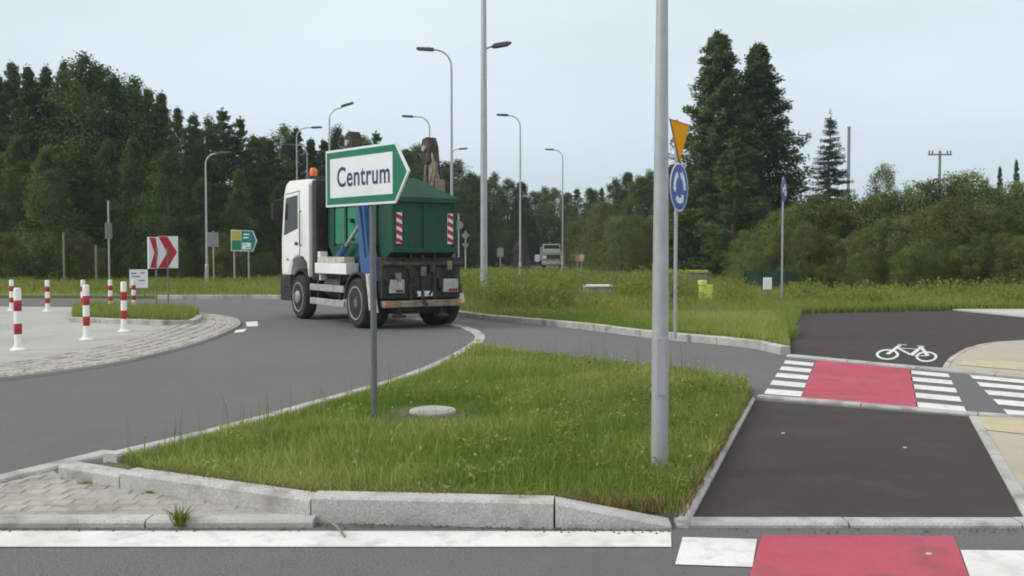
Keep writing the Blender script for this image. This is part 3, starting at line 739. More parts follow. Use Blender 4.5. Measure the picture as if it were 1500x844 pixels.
def tree(kind, x, y, h, label, name, group=None, wide=1.0, z=VZ, cat='tree', var=None):
    me, tr = random.choice(PROTO[kind]) if var is None else PROTO[kind][var]
    Hh = 5.0 if kind in ('shrub','pale') else 10.0
    t = thing(name, label, cat, (x, y, z-.04), random.uniform(0,6.28), group)
    s = h/Hh; t.scale = (s*wide, s*wide, s)
    for nm, d in (('trunk', tr), ('crown', me)):
        o = bpy.data.objects.new(nm, d); C.objects.link(o); o.parent = t
    return t
sk = [(-80,110),(0,98),(60,95),(125,80),(180,105),(240,122),(262,150),(292,168),(325,152),(352,178),(372,190),(400,188),(432,184),(462,205),(515,178),(560,205),(605,212),(640,225),(682,238),(722,258),(765,268),(810,276),(850,270),(900,258),(940,244),(985,232),(1030,250)]
def top_at(px): return float(np.interp(px, [a for a, _ in sk], [b for _, b in sk]))
def depth_at(px): return float(np.interp(px, [-100,350,430,520,650,740,800,860,950,1050], [54,57,64,78,92,108,122,112,92,80]))
GL = 'dark trees of the wood behind the roundabout'
px = -75
while px < 1010:                                                     # front row of the wood: sets the skyline
    d = depth_at(px) + random.uniform(-2,5); top = top_at(px) + random.uniform(-9,14)
    h = CAMH - VZ + (HOR-top)*d/FPX
    kind = random.choice(['pine','pine','broad']) if px < 560 else random.choice(['broad','broad','broad','pine'])
    x = (px-750)/FPX*d
    if kind == 'pine': tree('pine', x, d, h*.97, 'dark pine in the wood behind the roundabout', 'pine_tree', GL, random.uniform(.85,1.15)*min(1.15,9/h+.2))
    else: tree('broad', x, d, h/1.03, 'leafy tree in the wood behind the roundabout', 'leafy_tree', GL+' (leafy)', random.uniform(.95,1.2)*(1 if px < 540 else 1.45))
    px += random.uniform(19,27) * (60/d)**.45
px = -70
while px < 1000:                                                     # lower trees in front of them
    d = depth_at(px) - random.uniform(3,7); top = top_at(px) + (370-top_at(px))*random.uniform(.28,.5)
    h = CAMH - VZ + (HOR-top)*d/FPX; x = (px-750)/FPX*d
    kind = random.choice(['broad','pine','broad'])
    if kind == 'pine': tree('pine', x, d, h*.97, 'young pine at the edge of the wood, lower than the trees behind', 'pine_tree', 'young pines at the edge of the wood', 1.15)
    else: tree('broad', x, d, h, 'low leafy tree at the edge of the wood, lower than those behind', 'leafy_tree', 'low leafy trees at the edge of the wood', 1.2)
    px += random.uniform(34,52) * (60/d)**.45
px = -80
while px < 1000:                                                     # second row fills the gaps
    d = depth_at(px) + random.uniform(8,16); top = top_at(px) + random.uniform(12,40)
    h = CAMH - VZ + (HOR-top)*d/FPX; x = (px-750)/FPX*d
    tree('broad', x, d, h, 'leafy tree deep in the wood, half hidden by the front trees', 'leafy_tree', 'trees deep in the wood', 1.5)
    px += random.uniform(38,55) * (60/d)**.45
px = -60
while px < 1000:                                                     # undergrowth along the wood's foot
    d = depth_at(px) - random.uniform(6,9); x = (px-750)/FPX*d; h = random.uniform(1.4,2.7)
    tree('shrub', x, d, h, 'low shrub along the foot of the wood', 'shrub', 'undergrowth along the foot of the wood', random.uniform(.9,1.4), cat='shrub')
    px += random.uniform(26,40) * (60/d)**.3
d = 47; tree('broad', (72-750)/FPX*d, d, CAMH+(370-222)*d/FPX, 'bushy lighter green tree standing forward of the dark wood', 'leafy_tree', None, 1.25, var=0)
d = 76; tree('pale', (765-750)/FPX*d, d, 2.6, 'greyish pale bush beside the far road', 'pale_bush', None, 1.1, cat='shrub')
# big pines and spruce on the right
d = 58
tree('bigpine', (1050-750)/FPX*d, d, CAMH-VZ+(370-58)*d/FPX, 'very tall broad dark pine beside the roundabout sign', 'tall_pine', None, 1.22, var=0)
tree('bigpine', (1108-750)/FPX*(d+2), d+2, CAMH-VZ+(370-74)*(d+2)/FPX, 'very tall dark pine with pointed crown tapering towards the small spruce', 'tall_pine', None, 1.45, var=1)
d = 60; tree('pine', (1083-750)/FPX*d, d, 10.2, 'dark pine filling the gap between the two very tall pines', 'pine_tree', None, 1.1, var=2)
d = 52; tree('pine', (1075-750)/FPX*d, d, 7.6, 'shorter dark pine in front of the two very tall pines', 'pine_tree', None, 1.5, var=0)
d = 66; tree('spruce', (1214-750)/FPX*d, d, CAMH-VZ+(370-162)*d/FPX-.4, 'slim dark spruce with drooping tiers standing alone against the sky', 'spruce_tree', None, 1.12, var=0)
d = 62; tree('shrub', (1292-750)/FPX*d, d, CAMH-VZ+(370-246)*d/FPX, 'round-headed light tree rising above the thicket beside the spruce', 'leafy_tree', None, .58, var=1)
d = 64
for px in (1462, 1486, 1508): tree('pine', (px-750)/FPX*d, d, CAMH-VZ+(370-(240+random.uniform(-4,8)))*d/FPX, 'thin-topped tree behind the right end of the thicket', 'pine_tree', 'thin-topped trees behind the thicket', .55, var=1)
rk = [(1085,330),(1120,322),(1160,300),(1200,296),(1240,300),(1270,292),(1330,280),(1358,258),(1392,264),(1440,268),(1480,262),(1560,262)]
for row, (dd, dtop, stp) in enumerate(((46,0,27),(41,38,30),(37.2,84,28))):
    px = 1092 + row*9
    while px < 1590:
        d = dd + random.uniform(-1.5,1.5); top = float(np.interp(px,[a for a,_ in rk],[b for _,b in rk])) + dtop + random.uniform(-10,14)
        h = CAMH-VZ+(HOR-top)*d/FPX
        tree('shrub', (px-750)/FPX*d, d, h, ('tall bush at the back of the thicket on the right', 'bush in the middle of the thicket on the right', 'low bush at the front edge of the thicket on the right')[row], 'thicket_bush',
             ('back row of the thicket','middle of the thicket','front edge of the thicket')[row], min(1.25,3.4/h+.35)*random.uniform(.85,1.1), cat='bush')
        px += stp*random.uniform(.8,1.2)
for px in range(860, 1080, 24):                                       # lower lighter shrubs left of the tall pines
    d = random.uniform(62,78); tree('shrub', (px-750)/FPX*d, d, random.uniform(3.0,5.2), 'rounded light green shrub before the wood, left of the tall pines', 'shrub', 'light shrubs left of the tall pines', 1.15, cat='shrub')

# ------------------------------------------------------------------ lamps and poles
def lamp(px, d, h, arm, label, tilt=.05, r=.065, z=VZ):
    """arm: signed reach in metres (negative = towards the left)"""
    x = (px-750)/FPX*d; t = thing('street_lamp', label, 'street lamp', (x, d, z-.02), 0)
    MB().lathe([(.14,0),(.14,.02),(r+.03,.03),(r+.02,.9),(r,.95)], n=14).build('base', 'galvanised', t)
    sg = 1 if arm > 0 else -1; R_ = min(.62, abs(arm)*.6); top = h - R_
    pts = [(0,0,.9),(0,0,top*.5),(0,0,top)] + [(sg*R_*(1-math.cos(a)), 0, top+R_*math.sin(a)) for a in [math.pi/2*k/7 for k in range(1,8)]]
    end = abs(arm) - .55; pts.append((sg*max(end, R_+.08), 0, h + tilt*.3))
    MB().tube(pts, [r, r*.8, r*.6] + [r*.52]*8, 10).build('pole', 'galvanised', t, True)
    hx = max(end, R_+.08); hd = MB().prism([(0,-.035),(.08,-.06),(.58,-.055),(.66,-.02),(.62,.035),(.12,.05),(0,.03)], 'y', -.13, .13, .012)
    hd.v = [(sg*(hx-.06+p[0]), p[1], h + tilt*.3 + p[2] + tilt*p[0]) for p in hd.v]
    o = hd.build('luminaire', 'lamp_head', t)
    return t
L9 = 9.0
def d9(top): return (L9*FPX - (CAMH-VZ)*FPX + 0)/(HOR-top)
lamp(662, d9(75), L9, -1.15, 'tall grey street lamp rising behind the rear of the skip')
lamp(762, d9(170), L9, -1.05, 'slim grey street lamp standing in the meadow, second after the two-headed mast')
lamp(824, d9(220), L9, -1.2, 'slim grey street lamp standing beside the distant grey lorry')
lamp(630, d9(172), L9, -1.5, 'grey street lamp behind the truck with its long arm turned left')
lamp(484, d9(155)+1, L9, 1.0, 'grey street lamp with upward tilted head rising behind the direction sign', .30)
lamp(436, d9(188), L9, 1.5, 'grey street lamp behind the truck cab with its head turned right')
lamp(451, d9(213), L9, -1.4, 'smaller grey street lamp behind the truck cab with its head turned left')
lamp(303, 46, 6.25, .85, 'grey street lamp beside the small green direction board', .08)
lamp(661, d9(219), L9, .9, 'distant grey street lamp behind the skip with its head turned right')
# two-headed mast in the verge
pm = G(709, 439, VZ); t = thing('lamp_mast', 'tall grey lamp mast with a lower side arm, in the verge behind the truck', 'street lamp', (pm.x, pm.y, VZ-.02))
MB().lathe([(.20,0),(.20,.03),(.125,.04),(.115,1.2),(.10,6),(.075,11.6)], n=16).build('pole', 'galvanised', t, True)
za = D(709, 70, pm.y).z - VZ
MB().tube([(.05,0,za-.02),(.22,0,za+.05),(.34,0,za+.08)], .03, 8).build('side_arm', 'galvanised', t)
hd = MB().prism([(0,-.03),(.1,-.07),(.5,-.05),(.64,.03),(.5,.07),(.1,.05)], 'y', -.14,.14,.012); hd.v = [(p[0]+.24, p[1], p[2]+za+.07+.12*p[0]) for p in hd.v]
hd.build('luminaire', 'lamp_head', t)
hd = MB().prism([(0,-.03),(.1,-.07),(.6,-.05),(.8,.03),(.5,.07),(.1,.05)], 'y', -.16,.16,.012); hd.v = [(p[0]-.05, p[1], p[2]+11.62) for p in hd.v]
hd.build('luminaire', 'lamp_head', t)
# near lamp pole in the island
pn_ = G(966, 684, IZ-.02); t = thing('lamp_pole', 'thick grey metal lamp pole standing in the grass of the kerbed island', 'street lamp', (pn_.x, pn_.y, IZ-.06))
MB().tube([(0,0,0),(0,0,1.0),(0,0,3.4),(0,0,8.4)], [.060,.058,.040,.030], 24).build('pole', 'pole_paint', t, True)
MB().prism([(-.03,0.55),(.03,0.55),(.03,.95),(-.03,.95)], 'y', -.0625,-.050,.003).build('hatch', 'pole_paint', t)
MB().tube([(0,0,8.3),(.02,0,8.42),(.3,0,8.5),(.9,0,8.52)], .03, 10).build('arm', 'pole_paint', t)
hd = MB().prism([(0,-.035),(.08,-.06),(.58,-.055),(.66,-.02),(.62,.035),(.12,.05),(0,.03)], 'y', -.13, .13, .012); hd.v = [(p[0]+.8, p[1], p[2]+8.52) for p in hd.v]
hd.build('luminaire', 'lamp_head', t)

# ------------------------------------------------------------------ signs
def text_mesh(s, size, name, m, parent, loc, rot, bold=.0, sx=1.0, shear=0):
    cu = bpy.data.curves.new(name, 'FONT'); cu.body = s; cu.size = size; cu.align_x = 'CENTER'; cu.align_y = 'CENTER'; cu.offset = bold; cu.extrude = .0012
    cu.space_character = 1.06
    tmp = bpy.data.objects.new('tmp', cu); C.objects.link(tmp)
    dg = bpy.context.evaluated_depsgraph_get(); me = bpy.data.meshes.new_from_object(tmp.evaluated_get(dg)); bpy.data.objects.remove(tmp)
    me.name = name; me.materials.clear(); me.materials.append(M[m])
    o = bpy.data.objects.new(name, me); C.objects.link(o); o.parent = parent; o.location = loc; o.rotation_euler = rot; o.scale = (sx, 1, 1)
    return o
# main arrow sign; local x along the board, -y is the face
ps = G(547, 607, IZ-.02); TS = R(-47)
t = thing('direction_sign', 'white and green arrow sign reading Centrum on a grey post in the grass', 'sign', (ps.x, ps.y, IZ-.05), TS)
Z0, Z1 = D(545, 297, ps.y).z - IZ + .03, D(545, 214, ps.y).z - IZ + .055
zc = (Z0+Z1)/2; hh_ = (Z1-Z0)/2
XL, XR, XT = -.74, .40, .60
MB().tube([(-.012,.02,0),(-.03,.02,Z1-.03)], .03, 14).build('post', 'sign_post', t, True)
def arrow(i, xl, xr, xt): return [(xl+i, zc-hh_+i), (xr-i*.35, zc-hh_+i), (xt-i*1.3, zc), (xr-i*.35, zc+hh_-i), (xl+i, zc+hh_-i)]
MB().prism(arrow(0, XL, XR, XT), 'y', -.030, -.010, .002).build('panel', 'sign_white', t)
MB().prism(arrow(.022, XL, XR, XT), 'y', -.0325, -.0295).build('green_field', 'sign_green', t)
MB().prism([(XL+.085, zc-hh_+.085),(XR-.035, zc-hh_+.085),(XR-.035, zc+hh_-.085),(XL+.085, zc+hh_-.085)], 'y', -.0355, -.032).build('white_field', 'sign_white', t)
MB().prism([(XL,zc-.02),(XR,zc-.02),(XR,zc+.02),(XL,zc+.02)], 'y', -.0098, .0).build('bracket', 'sign_back', t)
text_mesh('Centrum', .262, 'lettering', 'sign_navy', t, (-.10, -.0365, zc-.004), (math.pi/2,0,0), .004, .86)

def disc(mb, r, x, z, y0, y1, n=36): return mb.lathe([(r,y0),(r,y1)], 'y', (x,0,z), n)
# yield + roundabout signs, seen nearly edge on
pr = G(987, 494, VZ); t = thing('roundabout_sign', 'yellow triangle above a blue roundabout disc on a grey post behind the pole', 'sign', (pr.x+.06, pr.y+.05, VZ-.03), R(59))
zr = D(990, 274, pr.y).z - VZ + .03; zy1 = D(990, 175, pr.y).z - VZ; zy0 = D(990, 237, pr.y).z - VZ
MB().tube([(0,.03,0),(0,.03,zy1+.03)], .032, 12).build('post', 'galvanised', t, True)
disc(MB(), .43, .04, zr, -.012, 0.0).build('disc_back', 'sign_back', t)
disc(MB(), .43, .04, zr, -.016, -.0125).build('rim', 'sign_white', t)
disc(MB(), .405, .04, zr, -.020, -.0155).build('disc_face', 'sign_blue', t)
for k in range(3):                                                   # three arrows chasing round
    a0 = math.pi/2 + .35 + k*2*math.pi/3; mb = MB(); n = 9; pts = []
    for s in (0,1):
        pts.append([((.29 if s else .19)*math.cos(a0+1.25*i/n), (.29 if s else .19)*math.sin(a0+1.25*i/n)) for i in range(n+1)])
    e = a0+1.25; outl = pts[0] + [(.15*math.cos(e), .15*math.sin(e)), (.24*math.cos(e+.42), .24*math.sin(e+.42)), (.33*math.cos(e), .33*math.sin(e))] + pts[1][::-1]
    mb.prism([(p[0]+.04, p[1]+zr) for p in outl], 'y', -.0235, -.0195).build('arrow', 'sign_white', t)
def tri(i): return [(.05-.48+i*1.73, zy1-i), (.05, zy0+i*2), (.05+.48-i*1.73, zy1-i)]
MB().prism(tri(0), 'y', -.012, 0).build('triangle_back', 'sign_back', t)
MB().prism(tri(0), 'y', -.016, -.0125).build('triangle_border', 'sign_red', t)
MB().prism(tri(.028), 'y', -.020, -.0155).build('triangle_face', 'sign_yellow', t)
# blue cycle/foot path sign further back
d = 30; t = thing('path_sign', 'small blue round path sign on a thin tall post before the thicket', 'sign', ((1147-750)/FPX*d, d, VZ-.03), R(60))
zr = D(1149, 278, d).z - VZ
MB().tube([(0,.03,0),(0,.03,zr+.4)], .03, 10).build('post', 'galvanised', t, True)
disc(MB(), .36, 0, zr, -.012, 0).build('disc_back', 'sign_back', t); disc(MB(), .35, 0, zr, -.017, -.0125).build('disc_face', 'sign_blue', t)
disc(MB(), .09, -.13, zr+.02, -.021, -.0165).build('pictogram', 'sign_white', t); disc(MB(), .09, .13, zr-.08, -.021, -.0165).build('pictogram', 'sign_white', t)
MB().prism([(-.05,zr+.02),(.16,zr+.06),(.10,zr+.18),(-.02,zr+.22)], 'y', -.021,-.0165).build('pictogram', 'sign_white', t)
# chevron sign: two angled panels on two posts
pc = G(240, 446, .12); t = thing('chevron_sign', 'red and white chevron board on two thin posts in the small kerbed bed', 'sign', (pc.x, pc.y, .10))
sc = pc.y/FPX
def panel(x0, x1, zb, zt, ang, ox, oy, chev, nm):
    p = MB(); a = math.cos(ang), math.sin(ang)
    def tf(mb):
        mb.v = [(ox + v[0]*a[0] - v[1]*a[1], oy + v[0]*a[1] + v[1]*a[0], v[2]) for v in mb.v]; return mb
    tf(MB().box(x0, x1, -.02, .02, zb, zt)).build(nm, 'sign_white', t)
    h = zt-zb; w_ = x1-x0
    for c in chev:
        pts = [(x0+w_*u, zb+h*v) for u, v in c]; tf(MB().prism(pts, 'y', -.024, -.0195)).build('chevron', 'sign_red', t)
zt, zb = D(245,346,pc.y).z-.10, D(245,393,pc.y).z-.10
panel(0, .55, zb, zt, R(24), -.155, 0, [[(.02,.99),(.48,.99),(.95,.5),(.48,.01),(.02,.01),(.47,.5)]], 'panel')
panel(0, .40, zb-.01, zt-.03, R(72), -.282, -.385, [[(.1,.98),(.75,.98),(.98,.5),(.75,.02),(.1,.02),(.60,.5)]], 'panel')
MB().tube([(.10,.07,0),(.10,.07,zb+.6)], .024, 8).build('post', 'wood_post', t); MB().tube([(-.17,-.10,0),(-.17,-.10,zb+.6)], .024, 8).build('post', 'wood_post', t)
# white information board
d = 33; t = thing('white_board', 'low white board with faint print behind the striped bollards', 'board', ((203-750)/FPX*d, d, VZ-.02), R(10))
zb, zt = D(203,421,d).z-VZ, D(203,394,d).z-VZ
MB().box(-.30,.30,-.015,.015,zb,zt).build('panel', 'sign_white', t)
for i, (a, b, c) in enumerate(((-.24,-.06,.80),(.06,.22,.82),(-.22,.05,.62),(.0,.2,.40))):
    z_ = zb+(zt-zb)*c; MB().box(a,b,-.018,-.0145,z_-.025,z_+.02).build('print_mark', 'sign_back', t)
MB().box(-.22,-.18,.0152,.05,0,zt-.05).build('post','wood_post',t); MB().box(.18,.22,.0152,.05,0,zt-.05).build('post','wood_post',t)
# small green direction board, on two posts
d = 47; k = d/FPX; t = thing('direction_board', 'small yellow, green and teal direction board on two posts by the wood', 'sign', ((357-750)*k, d, VZ-.02))
zt, zb = D(357,336,d).z-VZ, D(357,367,d).z-VZ
MB().prism([(-18*k,zb),(14*k,zb-.03),(20*k,(zt+zb)/2-.02),(14*k,zt-.05),(-18*k,zt)], 'y', -.02, .02).build('panel', 'sign_white', t)
MB().prism([(-17*k,(zt+zb)/2+.02),(-3.2*k,(zt+zb)/2+.02),(-3.2*k,zt-.05),(-17*k,zt-.04)], 'y', -.025,-.0195).build('yellow_field', 'sign_olive', t)
MB().prism([(-17*k,zb+.03),(-3.2*k,zb+.03),(-3.2*k,(zt+zb)/2),(-17*k,(zt+zb)/2)], 'y', -.025,-.0195).build('green_field', 'sign_green', t)
MB().prism([(-2.6*k,zb+.03),(13.4*k,zb),(18.6*k,(zt+zb)/2-.02),(13.4*k,zt-.08),(-2.6*k,zt-.05)], 'y', -.025,-.0195).build('teal_field', 'sign_teal', t)
MB().prism([(-1.5*k,zb+.08),(11*k,zb+.08),(11*k,zb+.40),(-1.5*k,zb+.40)], 'y', -.030,-.0245).build('white_field', 'sign_white', t)
for (a,b,c) in ((.5,9,.78),(0,8,.62)):
    z_ = zb+(zt-zb)*c; MB().box(a*k,b*k,-.029,-.0245,z_-.035,z_+.035).build('print_mark', 'sign_white', t)
for (a,b,c) in ((0,5,.3),(3,10,.16)):
    z_ = zb+(zt-zb)*c; MB().box(a*k,b*k,-.034,-.0295,z_-.025,z_+.025).build('print_mark', 'sign_back', t)
for xx in (-14, 7): MB().tube([(xx*k,.05,0),(xx*k,.05,zt-.1)], .04, 8).build('post', 'galvanised', t)
# plain posts and signs seen from behind
def back_sign(px, d, top, plates, label, m='galvanised', name='road_sign', r=.035, cat='sign', rz=0):
    t = thing(name, label, cat, ((px-750)/FPX*d, d, VZ-.03), rz)
    zt = D(px, top, d).z - VZ + .03; MB().tube([(0,0,0),(0,0,zt)], r, 10).build('post', m, t, True)
    for (shape, cy, sz, mm) in plates:
        z = D(px, cy, d).z - VZ + .03
        if shape == 'disc': MB().lathe([(sz,-.06),(sz,-.045)], 'y', (0,0,z), 24).build('plate', mm, t)
        elif shape == 'diamond': MB().prism([(0,z-sz),(sz,z),(0,z+sz),(-sz,z)], 'y', -.06, -.045).build('plate', mm, t)
        elif shape == 'tri': MB().prism([(0,z-sz),(sz*.9,z+sz*.6),(-sz*.9,z+sz*.6)], 'y', -.06, -.045).build('plate', mm, t)
        elif shape == 'edge': MB().box(-.035,.035,-.30,.30,z-sz,z+sz,.0).build('plate', mm, t)
        else: MB().box(-sz*.75,sz*.75,-.06,-.045,z-sz,z+sz).build('plate', mm, t)
    return t
back_sign(313, 47, 338, [('box',351,.36,'sign_back')], 'grey sign seen from behind next to the lamp by the green board')
back_sign(160, 43, 294, [('edge',338,.36,'sign_back')], 'tall thin post with an edge-on sign before the wood', r=.04)
back_sign(94, 45, 340, [], 'bare grey post before the wood, taller of two', 'wood_post', 'post', .05, 'post')
back_sign(141, 45, 359, [], 'bare grey post before the wood, shorter of two', 'wood_post', 'post', .05, 'post')
back_sign(672, 41, 313, [('disc',330,.20,'sign_back')], 'thin post with a grey round sign behind the skip', r=.032)
back_sign(682, 38, 338, [('diamond',345,.17,'sign_back'), ('tri',360,.17,'sign_back')], 'thin post with a diamond plate over a triangle behind the skip', r=.03)
back_sign(733, 62, 362, [('box',370,.28,'sign_back')], 'small grey sign low in the weeds left of the slim lamps', r=.03)
back_sign(787, 95, 374, [('box',378,.34,'sign_white')], 'small pale sign left of the distant grey lorry', r=.04)
back_sign(838, 95, 374, [('box',377,.34,'sign_white')], 'small pale sign right of the distant grey lorry', r=.04)
back_sign(846, 68, 372, [('box',378,.24,'faded_red')], 'small reddish sign in the meadow beside the distant lorry', r=.03)
back_sign(852, 66, 371, [('box',378,.22,'plate_cream')], 'small cream and red sign in the meadow beside the distant lorry', r=.03)
# utility markers
p = G(1034, 441, VZ); t = thing('marker_box', 'yellow-green utility marker standing in the verge grass', 'marker', (p.x, p.y, VZ-.02), R(12))
MB().box(-.20,.20,-.1,.1,0,.52,.02).build('body', 'marker_yellow', t); MB().box(-.22,-.02,-.13,.13,.50,.66,.02).build('cap', 'marker_yellow', t)
p = G(1124, 434, VZ); t = thing('marker_post', 'short white utility marker in the grass before the green fence', 'marker', (p.x, p.y, VZ-.02))
MB().box(-.14,.14,-.05,.05,0.25,.66,.01).build('plate', 'sign_white', t); MB().box(-.04,.04,-.03,.03,-.02,.3).build('post', 'wood_post', t)
p = G(876, 433, VZ); t = thing('culvert', 'pale concrete culvert slab among the meadow weeds', 'culvert', (p.x, p.y, VZ-.05), R(4))
MB().prism([(-.62,0),(.62,0),(.50,.36),(-.50,.36)], 'y', -.3, .4, .02).build('headwall', 'kerb_concrete', t); MB().box(-.52,.44,-.36,.44,.36,.42,.01).build('cap_slab', 'sign_white', t)
# low green fence before the thicket
d = 36.4; t = thing('green_fence', 'low dark green panel fence at the foot of the thicket', 'fence', ((1136-750)/FPX*d, d, VZ-.02))
for i in range(4):
    x0 = -1.2 + i*.62
    MB().box(x0, x0+.05, -.03,.03,0,1.0).build('post', 'fence_green', t)
    for j in range(7): MB().box(x0+.058+j*.08, x0+.12+j*.08, -.012,.012,.08,.82+.06*math.sin(i*1.7)).build('slat', 'fence_green', t)
d = 44; t = thing('concrete_wall', 'grey concrete wall with a mossy top behind the meadow', 'wall', ((1003-750)/FPX*d, d, VZ-.05))
for i in range(3): MB().box(-1.0+i*.68, -.33+i*.68, -.1, .1, 0, .62, .012).build('panel', 'sign_back', t)
MB().box(-1.03,1.07,-.14,.14,.62,.74,.02).build('coping', 'sign_olive', t)

# power pole and mast behind the thicket
d = 95; t = thing('power_pole', 'wooden power pole with a crossarm of insulators above the thicket', 'power pole', ((1374-750)/FPX*d, d, VZ-.1))
zt = D(1374,222,d).z - VZ
MB().tube([(0,0,0),(0,0,zt+.15)], [.17,.12], 10).build('post', 'wood_post', t); MB().box(-1.15,1.15,-.09,.09,zt-.28,zt-.14).build('crossarm', 'wood_post', t)
for xx in (-1.05,-.75,0,.75,1.05): MB().lathe([(.05,zt-.14),(.09,zt-.05),(.07,zt+.05),(.1,zt+.10),(.05,zt+.2)], c=(xx,0,0), n=10).build('insulator', 'sign_back', t)
d = 120; t = thing('mast', 'thin grey chimney mast rising beside the lone spruce', 'mast', ((1241-750)/FPX*d, d, VZ-.1))
zt = D(1241,186,d).z - VZ
MB().tube([(0,0,0),(0,0,zt)], [.22,.18], 12).build('shaft', 'sign_back', t); MB().lathe([(.22,zt-.05),(.22,zt+.12)], n=12).build('collar', 'sign_back', t)

# ------------------------------------------------------------------ bollards
def bollard(px, py, h, label, group=None):
    p = G(px, py, AZ); t = thing('bollard', label, 'bollard', (p.x, p.y, AZ-.005), 0, group); t.scale = (1,1,h)
    MB().lathe([(.125,0),(.125,.018),(.075,.05),(.058,.10),(.056,.97),(.05,.99),(.04,1.0)], n=20).build('body', 'bollard_white', t, True)
    for a, b in ((.26,.43),(.63,.80)): MB().lathe([(.0575,a),(.0595,a+.004),(.0595,b-.004),(.0575,b)], n=20).build('red_band', 'bollard_red', t, True)
bollard(27, 513, 1.0, 'near striped bollard standing alone on the paving, furthest from the chevron board')
bollard(127, 498, .99, 'red and white striped bollard in the middle of the near three')
bollard(182, 486, .99, 'red and white striped bollard standing before the kerb of the small grass bed')
for px, py in ((17.5,455),(70,456),(122,455.5)): bollard(px, py, .83, 'striped bollard along the back edge of the paved island', 'bollards along the back edge of the paved island')
bollard(162, 451.5, .80, 'striped bollard behind the small grass bed, beside the near bollard in front of its kerb')
bollard(196, 449.5, .78, 'striped bollard overlapping the low white board')

# ------------------------------------------------------------------ skip truck (local x forward, y left)
TA = R(90+33); p = G(529, 480.5); W2 = 1.13; WB = 3.40
fwd = Vector((math.cos(TA), math.sin(TA))); lef = Vector((-math.sin(TA), math.cos(TA)))
org = Vector((p.x, p.y)) - lef*(W2-.12)
T = thing('skip_truck', 'white skip loader truck carrying a closed green skip on the roundabout', 'truck', (org.x, org.y, .002), TA)
RW = .53; SWk = .76
def wheel(x, y, wd, nm='wheel', rim_out=1):
    tw = MB().lathe([(RW-.17,-wd/2),(RW-.05,-wd/2),(RW-.012,-wd/2+.03),(RW,-wd/2+.07),(RW,wd/2-.07),(RW-.012,wd/2-.03),(RW-.05,wd/2),(RW-.17,wd/2)], 'y', (x,y,RW), 32).build(nm, 'tyre', T, True)
    s = 1 if y > 0 else -1; yo = y + s*wd/2
    prof = [(.36,-.04),(.36,.012),(.33,.012),(.29,-.05),(.16,-.06),(.15,.03),(.10,.06),(.04,.065)] if rim_out > 0 else [(.36,-.04),(.36,.012),(.33,.012),(.29,-.10),(.18,-.12),(.17,-.02),(.10,0),(.04,.0)]
    prof = [(r_, (h_*s)) for r_, h_ in prof]; MB().lathe(prof, 'y', (x,yo,RW), 24).build('rim', 'rim', tw, True)
    for k in range(10):
        a = k*math.pi/5; c = (x+.225*math.cos(a), yo + s*(-.052 if rim_out > 0 else -.105), RW+.225*math.sin(a))
        MB().tube([c, (c[0], c[1]+s*.035, c[2])], .018, 6).build('wheel_nut', 'truck_dirty', tw)
for s in (1,-1):
    wheel(WB, s*(W2-.15), .30)
    wheel(0, s*(W2-.13), .27, rim_out=-1); wheel(0, s*(W2-.43), .27, 'inner_wheel', -1)
# chassis
for s in (1,-1): MB().box(-.78, WB+1.0, s*.40-.05, s*.40+.05, .62, .90, .01).build('chassis_rail', 'truck_black', T)
MB().box(-.12,.12,-.95,.95,.44,.62,.04).build('rear_axle', 'truck_dirty', T)
MB().lathe([(.12,-.26),(.24,-.14),(.26,0),(.24,.14),(.12,.26)], 'y', (0,0,RW), 16).build('differential', 'truck_dirty', T, True)
MB().box(WB-.09,WB+.09,-.9,.9,.44,.60,.03).build('front_axle', 'truck_dirty', T)
MB().box(-.70, 2.35, -.86, .86, .92, 1.10, .015).build('loader_bed', 'truck_black', T)
